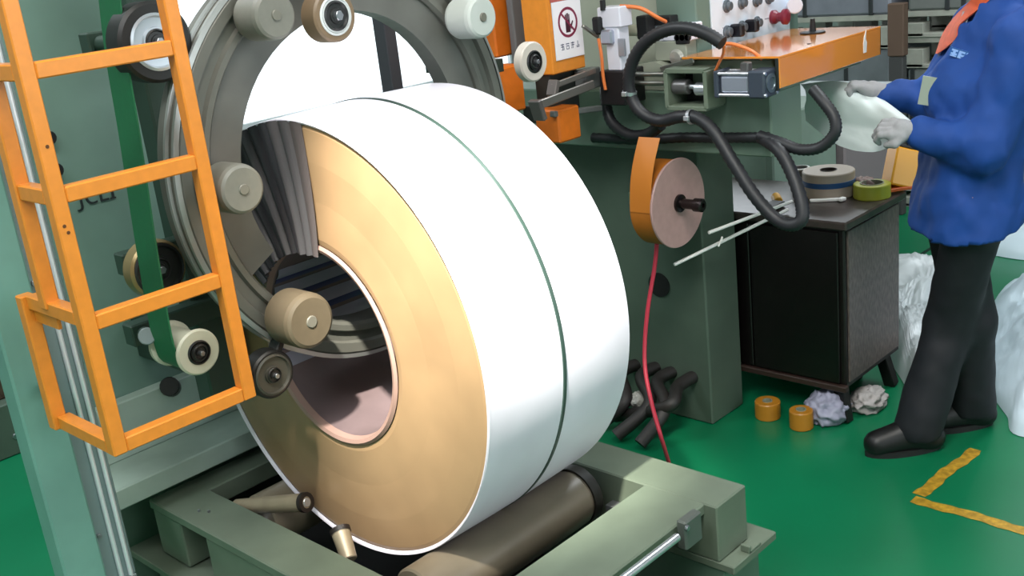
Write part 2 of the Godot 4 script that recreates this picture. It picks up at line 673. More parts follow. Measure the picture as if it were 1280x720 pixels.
func coil() -> void:
	var c := Vector3(CX, CY, CZ)
	var t := thing("wrapped_coil", "large white paper-wrapped coil with a brown face lying on its side on the green cradle", "coil", Vector3(CX, 0.352, CZ))
	var white := mat("white_paper", Color(0.94, 0.92, 0.97), 0.4, 0.0, "paper", 1.0)
	var s := mb()
	var prof := [Vector2(0.590, 0.0), Vector2(0.594, -0.006), Vector2(0.598, -0.008), Vector2(0.600, -0.004)]
	for k in 9:
		prof.append(Vector2(0.600 + 0.004 * sin(PI * k / 8.0), 0.004 + (CW - 0.012) * k / 8.0))
	prof.append(Vector2(0.592, CW)); prof.append(Vector2(0.285, CW))
	lathe(s, c, Vector3.RIGHT, prof, 160)
	obj("outer_wrap", s, white, t, "white outer paper wrap")
	s = mb()
	lathe(s, c, Vector3.RIGHT, [Vector2(0.6035, 0.250), Vector2(0.6062, 0.252), Vector2(0.6062, 0.262), Vector2(0.6035, 0.264)], 160)
	obj("seam_band", s, mat("seam_band", Color(0.20, 0.27, 0.25), 0.4), t, "thin dark green band round the white wrap")
	var kraft := mat("kraft", Color(0.65, 0.53, 0.40), 0.32, 0.0, "paper", 1.5)
	s = mb()
	lathe(s, c, Vector3.RIGHT, [Vector2(0.283, 0.0), Vector2(0.30, -0.003), Vector2(0.40, -0.001), Vector2(0.50, -0.003), Vector2(0.580, -0.001), Vector2(0.592, 0.002)], 160)
	obj("face_wrap", s, kraft, t, "glossy brown kraft paper on the front face")
	s = mb()
	lathe(s, c, Vector3.RIGHT, [Vector2(0.262, 0.012), Vector2(0.266, -0.006), Vector2(0.276, -0.010), Vector2(0.284, -0.004)], 128)
	obj("bore_collar", s, mat("collar", Color(0.62, 0.50, 0.46), 0.55), t, "pinkish brown collar round the eye")
	s = mb()
	lathe(s, c + Vector3(0.01, 0, 0), Vector3.LEFT, [Vector2(0.264, -(CW - 0.01)), Vector2(0.264, 0.0)], 128)
	# the bore faces inwards
	var lining := mat("bore_lining", Color(0.47, 0.405, 0.41), 0.45, 0.0, "worn", 2.0)
	var bl := mb()
	for k in 128:
		var a0 := TAU * k / 128.0
		var a1 := TAU * (k + 1) / 128.0
		var r0 := Vector3(0, sin(a0), cos(a0))
		var r1 := Vector3(0, sin(a1), cos(a1))
		var x0 := Vector3(0.01, 0, 0)
		var x1 := Vector3(CW + 0.002, 0, 0)
		tri(bl, c + r0 * 0.264 + x0, c + r1 * 0.264 + x0, c + r1 * 0.264 + x1, -r0, -r1, -r1)
		tri(bl, c + r0 * 0.264 + x0, c + r1 * 0.264 + x1, c + r0 * 0.264 + x1, -r0, -r1, -r0)
		tri(bl, c + r0 * 0.264 + x1, c + r1 * 0.264 + x1, c + r1 * 0.287 + x1, Vector3.RIGHT, Vector3.RIGHT, Vector3.RIGHT)
		tri(bl, c + r0 * 0.264 + x1, c + r1 * 0.287 + x1, c + r0 * 0.287 + x1, Vector3.RIGHT, Vector3.RIGHT, Vector3.RIGHT)
	obj("bore_lining", bl, lining, t, "grey brown lining of the eye")
	# overlapping pleats of the dark film on the face, upper left
	var tones := [mat("film_a", Color(0.24, 0.23, 0.25), 0.35), mat("film_b", Color(0.31, 0.30, 0.31), 0.3), mat("film_c", Color(0.18, 0.175, 0.19), 0.35), mat("film_d", Color(0.35, 0.32, 0.32), 0.35)]
	var order := [3, 1, 1, 0, 2, 1, 0, 2, 1, 0, 2, 1, 0, 1]
	for k in 14:
		var a0 := deg_to_rad(84.5 + k * 4.6)
		var a1 := a0 + deg_to_rad(5.6)
		var lift := 0.004 + 0.006 * (k % 3)
		s = mb()
		var f := func(u: float, v: float) -> Vector3:
			var r: float = lerp(0.257, 0.597, v)
			var a: float = lerp(a0, a1, u) - 0.10 * (1.0 - v) * (1.0 - k / 16.0)
			var bump: float = lift * sin(PI * clamp(u * 1.15, 0.0, 1.0)) + 0.003 + 0.011 * pow(1.0 - v, 3.0)
			return c + Vector3(-bump - 0.004 * sin(PI * v), r * sin(a), r * cos(a))
		sheet(s, f, 6, 8, 0.0015)
		obj("film_pleat", s, tones[order[k]], t)
	# folds of the film running through the eye
	var fold_tones := [mat("fold_a", Color(0.60, 0.59, 0.66), 0.35), mat("fold_b", Color(0.24, 0.26, 0.42), 0.35)]
	for k in 9:
		var b0 := deg_to_rad(138.0 + k * 7.5)
		var b1 := b0 + deg_to_rad(9.0 if k % 2 == 0 else 5.0)
		s = mb()
		var f2 := func(u: float, v: float) -> Vector3:
			var r2: float = 0.262 - (0.005 if k % 2 == 0 else 0.002) * sin(PI * u)
			var a2: float = lerp(b0, b1, u)
			return c + Vector3(lerp(0.02, CW - 0.01, v), r2 * sin(a2), r2 * cos(a2))
		sheet(s, f2, 5, 2, 0.001)
		obj("film_fold", s, fold_tones[k % 2], t)

func cradle() -> void:
	var t := thing("coil_cradle", "low grey-green steel cradle with rollers carrying the white coil", "cradle", Vector3(1.75, 0, -2.2))
	var g := green()
	var s := mb()
	ext(s, 1.25, 1.395, 0.39, 0.42, -2.93, -1.2)
	ext(s, 1.253, 1.392, 0.24, 0.392, -2.92, -2.76)
	ext(s, 1.253, 1.392, 0.24, 0.392, -2.62, -1.21)
	obj("front_beam", s, g, t)
	s = mb(); ext(s, 2.12, 2.265, 0.25, 0.42, -3.1, -1.47)
	obj("back_beam", s, g, t)
	s = mb(); ext(s, 1.39, 2.125, 0.355, 0.418, -2.93, -2.82)
	obj("cross_beam", s, g, t)
	s = mb(); ext(s, 1.39, 2.125, 0.385, 0.418, -1.71, -1.51)
	obj("cross_beam", s, g, t)
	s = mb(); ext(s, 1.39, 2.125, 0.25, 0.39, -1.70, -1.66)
	obj("side_plate", s, mat("shadow_green", Color(0.12, 0.15, 0.13), 0.6, 0.0, "worn", 2.0), t)  # plate coloured dark for the shade under the cross beam
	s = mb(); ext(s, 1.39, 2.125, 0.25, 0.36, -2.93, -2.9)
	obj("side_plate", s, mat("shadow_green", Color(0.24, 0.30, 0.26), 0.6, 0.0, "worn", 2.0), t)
	s = mb()
	ext(s, 2.12, 2.34, 0.225, 0.25, -3.1, -1.425, 0.003)
	obj("base_plate", s, g, t)
	s = mb()
	ext(s, 1.2, 1.38, 0.21, 0.235, -3.05, -1.25, 0.003)
	obj("base_plate", s, g, t)
	s = mb()
	ext(s, 2.125, 2.30, 0.0, 0.225, -3.05, -1.46, 0.003)
	obj("base", s, dark_green(), t)
	s = mb()
	ext(s, 1.26, 1.375, 0.0, 0.21, -3.0, -1.3, 0.003)
	obj("base", s, dark_green(), t)
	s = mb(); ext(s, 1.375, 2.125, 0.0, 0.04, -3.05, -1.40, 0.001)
	obj("pit_shade_floor", s, mat("pit_shade_black", Color(0.05, 0.05, 0.045), 0.7), t)  # black sheet stands in for the deep shade inside the cradle
	# rollers along the coil
	for k in [[0.357, -1.912, "worn brown driven roller right of the coil"], [0.357, -2.604, "roller on the far side under the coil"]]:
		var p := Vector3(1.43, k[0], k[1])
		s = mb()
		lathe(s, p, Vector3.RIGHT, [Vector2(0.0, 0.0), Vector2(0.079, 0.0), Vector2(0.084, 0.005), Vector2(0.084, 0.60), Vector2(0.079, 0.605), Vector2(0.079, 0.612)], 48)
		var r := obj("roller", s, mat("roller_brown", Color(0.50, 0.455, 0.385), 0.38, 0.0, "worn", 2.0), t, k[2])
		s = mb()
		lathe(s, p, Vector3.RIGHT, [Vector2(0.079, 0.612), Vector2(0.086, 0.612), Vector2(0.086, 0.645), Vector2(0.07, 0.650), Vector2(0.0, 0.650)], 48)
		obj("end_collar", s, mat("roller_end", Color(0.17, 0.16, 0.14), 0.55, 0.2, "dirty", 6.0), r)
		s = mb()
		cyl(s, p - Vector3(0.035, 0, 0), p + Vector3(0.69, 0, 0), 0.025, 16)
		obj("shaft", s, steel(), r)
	# chrome rod under the near cross beam, its end block, and a rod deep in the pit
	s = mb(); cyl(s, Vector3(1.724, 0.421, -1.475) - Vector3(0.35, 0, 0), Vector3(1.948, 0.418, -1.475), 0.011, 16)
	obj("tie_rod", s, steel(), t, "chrome rod under the near cross beam")
	s = mb(); bx(s, Vector3(2.011, 0.405, -1.482), Vector3(0.075, 0.085, 0.03), 0.005)
	obj("rod_block", s, mat("block_grey", Color(0.40, 0.42, 0.40), 0.4, 0.4), t, "grey metal block holding the chrome rod")
	bolt(t, Vector3(1.975, 0.434, -1.465), Vector3(0, 0, 1), 0.008)
	s = mb(); cyl(s, Vector3(2.09, 0.33, -1.80), Vector3(2.09, 0.30, -1.72), 0.01, 12)
	ext(s, 2.085, 2.12, 0.31, 0.335, -1.83, -1.715, 0.002)
	obj("pit_bracket", s, grey(), t)
	# clip on the base flange
	s = mb()
	ext(s, 2.20, 2.26, 0.25, 0.258, -1.455, -1.425, 0.002)
	ext(s, 2.20, 2.21, 0.25, 0.272, -1.455, -1.425, 0.002)
	obj("flange_clip", s, g, t)
	# two small idlers that guide the face of the coil
	for k in [[Vector3(1.475, 0.459, -2.417), Vector3(1.410, 0.390, -2.699)], [Vector3(1.470, 0.423, -2.265), Vector3(1.440, 0.366, -2.199)]]:
		var a: Vector3 = k[0]
		var b: Vector3 = k[1]
		s = mb(); cyl(s, b, a, 0.022, 24, 0.027)
		var gr := obj("guide_roller", s, mat("idler", Color(0.68, 0.62, 0.52), 0.4, 0.3, "worn", 6.0), t, "small idler bearing on the coil's lower edge")
		s = mb()
		var d := (a - b).normalized()
		lathe(s, a, d, [Vector2(0.029, -0.012), Vector2(0.029, 0.002), Vector2(0.017, 0.003), Vector2(0.017, 0.0)], 24)
		obj("end_ring", s, mat("end_ring", Color(0.13, 0.10, 0.09), 0.5), gr)
		s = mb(); cyl(s, a - d * 0.01, a + d * 0.004, 0.013, 16)
		obj("pin", s, steel(), gr)
	for p in [Vector3(1.30, 0.42, -2.72), Vector3(1.315, 0.42, -2.69)]:
		bolt(t, p, Vector3.UP, 0.004)

func column() -> void:
	var base := thing("machine_plinth", "pale green flat-topped machine base behind the cradle's left end", "machine", Vector3(1.6, 0, -3.1))
	var s := mb()
	ext(s, 1.06, 2.1, 0.455, 0.52, -3.3, -2.87)
	obj("top_plate", s, mat("pale_green_paint", Color(0.66, 0.73, 0.68), 0.45, 0.0, "worn", 1.5), base)
	s = mb(); ext(s, 1.07, 1.75, 0.52, 0.70, -3.098, -3.05)
	obj("upstand", s, mats["pale_green_paint"], base)
	s = mb()
	ext(s, 1.08, 2.09, 0.0, 0.455, -3.28, -3.11)
	obj("body", s, dark_green(), base)
	# the tall column
	var t := thing("machine_column", "tall dark green machine column behind the yellow guard", "machine", Vector3(1.4, 0.52, -3.3))
	s = mb()
	ext(s, 1.06, 1.70, 0.52, 2.6, -3.25, -3.1, 0.01)
	obj("body", s, mat("column_paint", Color(0.46, 0.58, 0.53), 0.42, 0.0, "worn", 0.9), t)
	for p in [Vector3(1.205, 0.583, -3.100), Vector3(1.353, 0.617, -3.100)]:
		s = mb(); lathe(s, p, Vector3(0, 0, 1), [Vector2(0.028, 0.0), Vector2(0.028, 0.008), Vector2(0.018, 0.01), Vector2(0.016, 0.004), Vector2(0, 0.004)], 24)
		obj("cover_cap", s, mat("column_paint", Color.WHITE), t)
	var tm := TextMesh.new()
	var font := SystemFont.new()
	font.font_names = PackedStringArray(["Droid Sans"])
	tm.font = font
	tm.text = "JCLI"
	tm.font_size = 32
	tm.pixel_size = 0.0022
	tm.depth = 0.004
	tm.curve_step = 2.0
	var mi := MeshInstance3D.new()
	mi.mesh = tm
	mi.name = "lettering"
	mi.material_override = mat("letter_dark", Color(0.13, 0.16, 0.16), 0.5)
	t.add_child(mi, true)
	mi.position = Vector3(1.387, 1.327, -3.098) - t.position
	s = mb(); ext(s, 1.37, 1.505, 0.75, 2.6, -2.71, -2.63, 0.006)
	ext(s, 1.40, 1.48, 2.3, 2.5, -3.1, -2.70, 0.006)
	ext(s, 1.40, 1.48, 0.8, 0.95, -3.1, -2.70, 0.006)
	obj("mount_beam", s, mat("beam_green", Color(0.16, 0.24, 0.20), 0.5), t, "dark green beam that holds the wheels")
	for p in [Vector3(1.280, 1.520, -3.100), Vector3(1.278, 1.427, -3.100)]:
		s = mb(); cyl(s, p, p + Vector3(0, 0, 0.03), 0.02, 14)
		obj("black_knob", s, black(), t)
	# wheels that carry the ring, mounted on the column
	var wtyre := mat("tyre_dark", Color(0.10, 0.10, 0.10), 0.5)
	var whub := mat("hub_pale", Color(0.72, 0.75, 0.78), 0.3, 0.5)
	var ivory := mat("ivory_wheel", Color(0.78, 0.78, 0.70), 0.4)
	var dark := mat("hub_dark", Color(0.24, 0.24, 0.24), 0.35, 0.6)
	var z := Vector3(0, 0, 1)
	var arm := func(p: Vector3) -> void:
		var q := mb()
		cyl(q, Vector3(p.x, p.y, -2.60), p, 0.02, 16)
		bx(q, Vector3((p.x + 1.42) * 0.5, p.y, -2.625), Vector3(abs(1.42 - p.x) + 0.06, 0.06, 0.05), 0.004)
		obj("axle", q, mat("beam_green", Color(0.16, 0.24, 0.20), 0.5), t)
	var c1: Vector3 = Vector3(1.261, 1.778, -2.360)
	arm.call(c1); wheel("support_wheel", t, c1, z, 0.092, 0.07, 0.064, 0.03, wtyre, whub, dark, "black tyred wheel with a pale disc at the top of the belt")
	var c2: Vector3 = Vector3(1.222, 1.225, -2.500)
	arm.call(c2); wheel("support_wheel", t, c2, z, 0.075, 0.05, 0.066, 0.03, mat("brass_edge", Color(0.60, 0.52, 0.36), 0.35, 0.5), dark, dark, "dark wheel with a brass edge behind the belt")
	var c3: Vector3 = Vector3(1.201, 1.037, -2.330)
	arm.call(c3); wheel("belt_pulley", t, c3, z, 0.058, 0.014, 0.03, 0.02, ivory, dark, dark, "ivory front flange of the belt pulley")
	s = mb(); lathe(s, c3 - z * 0.135, z, [Vector2(0, 0), Vector2(0.058, 0.0), Vector2(0.058, 0.012), Vector2(0.046, 0.014), Vector2(0.046, 0.126), Vector2(0, 0.126)], 40)
	obj("belt_pulley", s, ivory, t, "ivory drum and rear flange of the belt pulley")
	# the dark green drive belt
	s = mb()
	var top: Vector3 = Vector3(1.223, 1.983, -2.400)
	var r := 0.048
	var path := [top, Vector3(1.198, 1.775, -2.400), Vector3(1.186, 1.574, -2.400), Vector3(1.169, 1.345, -2.400), c3 + Vector3(-r - 0.002, 0.08, -0.06), c3 + Vector3(-r, 0, -0.06)]
	path = smooth_path(path, 6)
	for k in range(1, 10):
		var a := PI + PI * k / 9.0
		path.append(c3 + Vector3(r * cos(a), r * sin(a), -0.06))
	path.append(c3 + Vector3(r, 0.02, -0.06))
	var bf := func(u: float, v: float) -> Vector3:
		var i := v * (path.size() - 1)
		var a2: Vector3 = path[int(i)]
		var b2: Vector3 = path[min(int(i) + 1, path.size() - 1)]
		return a2.lerp(b2, i - int(i)) + Vector3(0, 0, lerp(-0.05, 0.05, u))
	sheet(s, bf, 2, path.size() - 1, 0.004)
	obj("drive_belt", s, mat("belt_green", Color(0.07, 0.40, 0.24), 0.5, 0.0, "fine", 6.0), t, "wide dark green drive belt")
	# small grey knob beside the pulley
	s = mb(); cyl(s, Vector3(1.163, 1.062, -2.500), Vector3(1.135, 1.082, -2.440), 0.022, 16)
	obj("tension_knob", s, mat("knob_grey", Color(0.45, 0.5, 0.5), 0.4), t)
	s = mb(); cyl(s, Vector3(1.485, 0.661, -3.100), Vector3(1.406, 0.730, -2.950), 0.03, 16)
	obj("tension_bracket", s, mat("bracket_black", Color(0.08, 0.08, 0.07), 0.5), t)
	# bracket with an ivory roller at the right of the ring
	var c4: Vector3 = Vector3(2.509, 1.539, -2.340)
	s = mb()
	prism(s, PackedVector2Array([Vector2(-0.12, -0.02), Vector2(0.02, -0.045), Vector2(0.03, 0.03), Vector2(-0.03, 0.07), Vector2(-0.08, 0.17), Vector2(-0.13, 0.18), Vector2(-0.14, 0.05)]), c4 - z * 0.055, Vector3.RIGHT, Vector3.UP, z * 0.04)
	s.append_from(BoxMesh.new(), 0, Transform3D(Basis.from_scale(Vector3(0.04, 0.04, 0.32)), c4 + Vector3(-0.08, 0.0, -0.22)))
	var br := thing("roller_bracket", "dark green bracket holding a small ivory roller right of the ring", "bracket", c4)
	obj("bracket", s, mat("bracket_green", Color(0.12, 0.17, 0.14), 0.5), br)
	wheel("ivory_roller", br, c4, z, 0.062, 0.035, 0.034, 0.022, mat("ivory_pink", Color(0.80, 0.76, 0.72), 0.4), dark, dark)
	# the guide post with its linear rail, in front of the column
	var p := thing("guide_post", "upright blue-green guide post with a chrome rail at the far left", "post", Vector3(0.9, 0, -2.62))
	s = mb(); ext(s, 0.845, 0.948, 0.0, 2.6, -2.66, -2.58, 0.006)
	obj("post", s, teal(), p)
	s = mb(); ext(s, 0.948, 1.035, 0.40, 2.6, -2.66, -2.61, 0.003)
	obj("rail_plate", s, mat("rail_plate", Color(0.48, 0.55, 0.55), 0.4, 0.2), p)
	for x in [0.992, 1.018]:
		s = mb(); cyl(s, Vector3(x, 0.40, -2.605), Vector3(x, 2.6, -2.605), 0.0065, 10)
		obj("rail", s, mat("rail_chrome", Color(0.93, 0.94, 0.96), 0.35, 0.5), p, "chrome guide rail")
	for y in [0.55, 0.9, 1.25, 1.6]:
		bolt(p, Vector3(0.963, y, -2.61), z, 0.007)
	s = mb(); ext(s, 0.955, 1.03, 0.385, 0.405, -2.63, -2.595, 0.003)
	obj("rail_stop", s, mat("rail_stop", Color(0.42, 0.48, 0.47), 0.4, 0.2), p)
	s = mb(); ext(s, 0.82, 1.0, 0.0, 0.03, -2.7, -2.54, 0.004)
	obj("foot_plate", s, teal(), p)

func ring() -> void:
	var c := Vector3(1.782, 1.41, -2.35)
	var z := Vector3(0, 0, 1)
	var t := thing("winding_ring", "large grey winding ring passing through the eye of the coil", "machine", Vector3(1.79, 0.85, -2.35))
	var s := mb()
	lathe(s, c - z * 0.05, z, [Vector2(0.462, 0.0), Vector2(0.55, 0.0), Vector2(0.555, 0.01), Vector2(0.555, 0.09), Vector2(0.545, 0.1), Vector2(0.52, 0.1), Vector2(0.515, 0.088), Vector2(0.49, 0.088), Vector2(0.485, 0.1), Vector2(0.47, 0.1), Vector2(0.462, 0.09), Vector2(0.462, 0.0)], 128)
	obj("ring_body", s, mat("ring_grey", Color(0.43, 0.43, 0.40), 0.45, 0.2, "worn", 2.0), t)
	s = mb()
	lathe(s, c, z, [Vector2(0.556, 0.0), Vector2(0.564, 0.002), Vector2(0.564, 0.012), Vector2(0.556, 0.014)], 128)
	obj("rim_band", s, mat("rim_band", Color(0.66, 0.67, 0.66), 0.3, 0.5), t, "bright edge band of the ring")
	s = mb()
	lathe(s, c, z, [Vector2(0.556, 0.034), Vector2(0.562, 0.036), Vector2(0.562, 0.046), Vector2(0.550, 0.05)], 128)
	obj("rim_band", s, mats["rim_band"], t)
	s = mb()
	var arc := PackedVector2Array()
	for k in 41:
		var a := deg_to_rad(-12.0 + 222.0 * k / 40.0)
		arc.append(Vector2(cos(a), sin(a)) * 0.475)
	for k in 41:
		var a := deg_to_rad(210.0 - 222.0 * k / 40.0)
		arc.append(Vector2(cos(a), sin(a)) * 0.372)
	prism(s, arc, c - z * 0.03, Vector3.RIGHT, Vector3.UP, z * 0.06)
	obj("carrier_plate", s, mat("carrier_grey", Color(0.42, 0.42, 0.40), 0.45, 0.1, "worn", 2.0), t, "curved plate that carries the spools")
	# spools and rollers that ride on the ring's face
	var beige := mat("spool_beige", Color(0.47, 0.465, 0.43), 0.5, 0.0, "fine", 4.0)
	var beige2 := mat("spool_tan", Color(0.40, 0.355, 0.285), 0.5, 0.0, "fine", 4.0)
	var pale := mat("spool_pale", Color(0.74, 0.76, 0.74), 0.45)
	var dark := mats["hub_dark"] as Material
	var spots := [[Vector3(1.328, 1.427, -2.240), 0.060, 0.10, beige, "pale grey spool riding the ring above the guard's right post"], [Vector3(1.438, 1.062, -2.230), 0.072, 0.11, beige2, "tan spool on the ring inside the mouth of the eye"], [Vector3(2.175, 1.713, -2.240), 0.058, 0.10, pale, "whitish spool at the ring's upper right"], [Vector3(1.500, 1.803, -2.240), 0.058, 0.10, beige, "pale grey spool at the ring's upper left"]]
	for k in spots:
		var p: Vector3 = k[0]
		s = mb()
		var r: float = k[1]
		var w: float = k[2]
		lathe(s, p - z * w * 0.5, z, [Vector2(0, 0), Vector2(r * 0.9, 0.0), Vector2(r, 0.012), Vector2(r, w - 0.016), Vector2(r * 0.95, w - 0.005), Vector2(r * 0.84, w), Vector2(0, w)], 40)
		var sp := obj("spool", s, k[3], t, k[4])
		s = mb(); cyl(s, p - z * (w * 0.5 + 0.03), p + z * (w * 0.5 + 0.004), r * 0.22, 16)
		obj("spindle", s, mat("spindle_grey", Color(0.44, 0.43, 0.39), 0.45), sp)
	wheel("tan_roller", t, Vector3(1.686, 1.779, -2.240), z, 0.064, 0.06, 0.047, 0.037, mat("tan_tyre", Color(0.47, 0.39, 0.30), 0.45), mat("rim_white", Color(0.82, 0.83, 0.83), 0.35), dark, "brown tyred roller with a white rim")
	wheel("black_roller", t, Vector3(1.334, 0.947, -2.250), z, 0.062, 0.05, 0.052, 0.02, mat("tyre_black", Color(0.06, 0.055, 0.05), 0.5), mat("disc_grey", Color(0.30, 0.29, 0.26), 0.4, 0.3), mat("hub_ring", Color(0.16, 0.15, 0.14), 0.4, 0.3), "black edged grey roller at the guard's lower corner")
	s = mb()
	bar(s, Vector3(1.358, 0.930, -2.290), Vector3(1.422, 1.031, -2.290), 0.04, 0.02)
	obj("roller_arm", s, dark, t)

func guard() -> void:
	var t := thing("safety_guard", "yellow square-tube safety guard standing in front of the winding ring", "guard", Vector3(1.07, 0.93, -2.2))
	var m := orange()
	var w := 0.034
	var zf := -2.2
	var x0 := 0.898
	var x1 := 1.236
	var post := func(x: float, z: float, y0: float, y1: float, called: String) -> void:
		var s := mb()
		ext(s, x - w * 0.5, x + w * 0.5, y0, y1, z - w * 0.5, z + w * 0.5, 0.003)
		obj(called, s, m, t)
	post.call(x0, zf, 0.93, 2.25, "post")
	post.call(x1, zf, 0.93, 2.25, "post")
	for y in [0.947, 1.236, 1.516, 1.769, 2.2]:
		var s := mb()
		ext(s, x0 + w * 0.5, x1 - w * 0.5, y - w * 0.5, y + w * 0.5, zf - w * 0.48, zf + w * 0.48, 0.003)
		obj("rail", s, m, t)
	# the narrow return side
	post.call(x0 - 0.004, -2.36, 1.25, 2.25, "post")
	post.call(x0 - 0.010, -2.475, 0.93, 1.265, "post")
	for k in [[0.947, -2.475], [1.25, -2.475], [1.516, -2.36], [1.769, -2.36], [2.2, -2.36]]:
		var s := mb()
		ext(s, x0 - w * 0.48, x0 + w * 0.48, k[0] - w * 0.5, k[0] + w * 0.5, k[1] + w * 0.5, zf - w * 0.5, 0.003)
		obj("rail", s, m, t)
	var s2 := mb()
	ext(s2, x0 - 0.006, x0 + 0.003, 1.20, 1.235, -2.47, -2.34, 0.001)
	obj("gusset_plate", s2, m, t)
	for p in [Vector3(x0 + 0.002, 1.62, zf + 0.017), Vector3(x0 + 0.002, 1.44, zf + 0.017), Vector3(x0 - 0.003, 1.455, zf + 0.017)]:
		var s3 := mb()
		cyl(s3, p, p + Vector3(0, 0, 0.001), 0.004, 8)
		obj("screw_hole", s3, mat("hole_brown", Color(0.35, 0.2, 0.06), 0.7), t)
	var s4 := mb()
	for y in [1.0, 1.7]:
		bar(s4, Vector3(x0 - 0.01, y, -2.475 if y < 1.2 else -2.36), Vector3(0.93, y, -2.60), 0.03, 0.03)
	obj("mount_arm", s4, mat("bracket_black", Color(0.08, 0.08, 0.07), 0.5), t)

func feeder() -> void:
	var z := Vector3(0, 0, 1)
	var t := thing("feeder_machine", "grey-green feeding machine with a long arm standing behind the white coil", "machine", Vector3(3.4, 0, -2.6))
	var g := dark_green()
	var s := mb(); ext(s, 3.24, 3.465, 0.0, 1.12, -3.4, -2.24, 0.006)
	obj("base_body", s, mat("feeder_paint", Color(0.33, 0.39, 0.34), 0.45, 0.0, "worn", 1.0), t)
	s = mb(); ext(s, 3.12, 3.32, 1.125, 1.34, -3.1, -1.86, 0.005)
	obj("arm", s, mat("arm_green", Color(0.42, 0.50, 0.44), 0.42), t, "box arm with a pale green end")
	s = mb(); ext(s, 3.34, 3.5, 1.13, 2.3, -2.96, -2.42, 0.006)
	obj("upper_plate", s, mat("plate_green", Color(0.66, 0.68, 0.62), 0.5, 0.0, "worn", 1.0), t)
	# orange cover plate over the arm
	s = mb()
	ext(s, 3.055, 3.76, 1.460, 1.468, -2.155, -1.785, 0.002)
	ext(s, 3.055, 3.76, 1.367, 1.461, -1.793, -1.785, 0.002)
	ext(s, 3.752, 3.76, 1.367, 1.461, -2.155, -1.785, 0.002)
	var gloss := mat("cover_orange", ORANGE, 0.16)
	gloss.clearcoat_enabled = true
	gloss.clearcoat = 1.0
	gloss.clearcoat_roughness = 0.08
	var cv := obj("cover", s, gloss, t, "large orange cover box on the arm")
	s = mb(); cyl(s, Vector3(3.326, 1.468, -1.831), Vector3(3.326, 1.468, -1.831) + Vector3(0, 0.002, 0), 0.006, 12)
	obj("screw_hole", s, black(), cv)
	s = mb()
	lathe(s, Vector3(3.609, 1.469, -1.970), Vector3.UP, [Vector2(0.0, 0.0), Vector2(0.045, 0.0), Vector2(0.045, 0.004), Vector2(0.012, 0.006), Vector2(0.008, 0.05), Vector2(0, 0.05)], 20)
	obj("cover_knob", s, black(), cv)
	s = mb()
	prism(s, PackedVector2Array([Vector2(-0.012, -0.035), Vector2(0.008, -0.035), Vector2(0.012, 0.0), Vector2(0.004, 0.012), Vector2(0.008, 0.042), Vector2(-0.006, 0.02), Vector2(-0.012, 0.0)]), Vector3(3.635, 1.428, -1.785), Vector3.RIGHT, Vector3.UP, z * 0.002)
	obj("paint_chip", s, mat("chip_white", Color(0.95, 0.95, 0.93), 0.4), cv)
	s = mb(); ext(s, 3.052, 3.062, 1.36, 1.462, -1.80, -1.788, 0.002)
	obj("cover_edge", s, mat("seat_dark", Color(0.12, 0.14, 0.13), 0.5), t)
	s = mb(); ext(s, 3.09, 3.70, 1.345, 1.455, -2.14, -1.83, 0.004)
	obj("gear_block", s, mat("block_green", Color(0.42, 0.48, 0.41), 0.5), t, "grey-green block under the orange cover")
	# slide box, piston rods and the pneumatic cylinder
	s = mb()
	var b0: Vector3 = Vector3(3.020, 1.305, -2.188)
	var b1: Vector3 = Vector3(3.020, 1.430, -2.031)
	for k in 2:
		var zz: float = b0.z if k == 0 else b1.z
		ext(s, 3.0, 3.11, b0.y, b1.y, zz - 0.008, zz + 0.008, 0.002)
	ext(s, 3.0, 3.11, b0.y - 0.008, b0.y + 0.008, b0.z, b1.z, 0.002)
	ext(s, 3.0, 3.11, b1.y - 0.008, b1.y + 0.008, b0.z, b1.z, 0.002)
	obj("slide_box", s, green(), t, "open green slide box")
	s = mb(); ext(s, 3.108, 3.118, b0.y, b1.y, b0.z, b1.z, 0.001)
	obj("slide_dark_back", s, black(), t)  # black sheet gives the dark inside of the open box
	var ym := (b0.y + b1.y) * 0.5
	s = mb(); cyl(s, Vector3(3.04, ym + 0.005, b0.z + 0.01), Vector3(3.04, ym + 0.005, b0.z + 0.07), 0.026, 20)
	obj("piston_nut", s, mat("nut_grey", Color(0.45, 0.44, 0.44), 0.35, 0.6), t)
	s = mb(); cyl(s, Vector3(3.04, ym + 0.005, b0.z + 0.07), Vector3(3.04, ym + 0.005, b1.z - 0.01), 0.009, 12)
	cyl(s, Vector3(3.04, ym - 0.002, b1.z - 0.06), Vector3(3.04, ym - 0.002, b1.z - 0.008), 0.022, 16)
	obj("piston_rod", s, steel(), t)
	for dy in [0.0, 0.03]:
		s = mb(); cyl(s, Vector3(3.04, ym + 0.015 + dy, b0.z - 0.008), Vector3(3.04, ym + 0.015 + dy, b0.z - 0.21), 0.009, 12)
		obj("slide_rod", s, mat("rod_dull", Color(0.55, 0.55, 0.52), 0.3, 0.8), t)
	var ca: Vector3 = Vector3(3.020, 1.388, -1.976)
	var cb: Vector3 = Vector3(3.020, 1.390, -1.853)
	s = mb()
	bx(s, Vector3(3.03, (ca.y + cb.y) * 0.5, (ca.z + cb.z) * 0.5), Vector3(0.075, 0.075, cb.z - ca.z), 0.016)
	var cy := obj("air_cylinder", s, mat("alu", Color(0.72, 0.74, 0.80), 0.3, 0.7), t, "silver pneumatic cylinder with a dark end cap")
	s = mb(); bx(s, Vector3(3.03, (ca.y + cb.y) * 0.5, cb.z + 0.02), Vector3(0.085, 0.088, 0.06), 0.006)
	obj("end_cap", s, mat("cap_slate", Color(0.22, 0.25, 0.30), 0.45), cy)
	s = mb(); bx(s, Vector3(3.03, (ca.y + cb.y) * 0.5, ca.z - 0.005), Vector3(0.085, 0.088, 0.018), 0.006)
	obj("end_cap", s, mats["cap_slate"], cy)
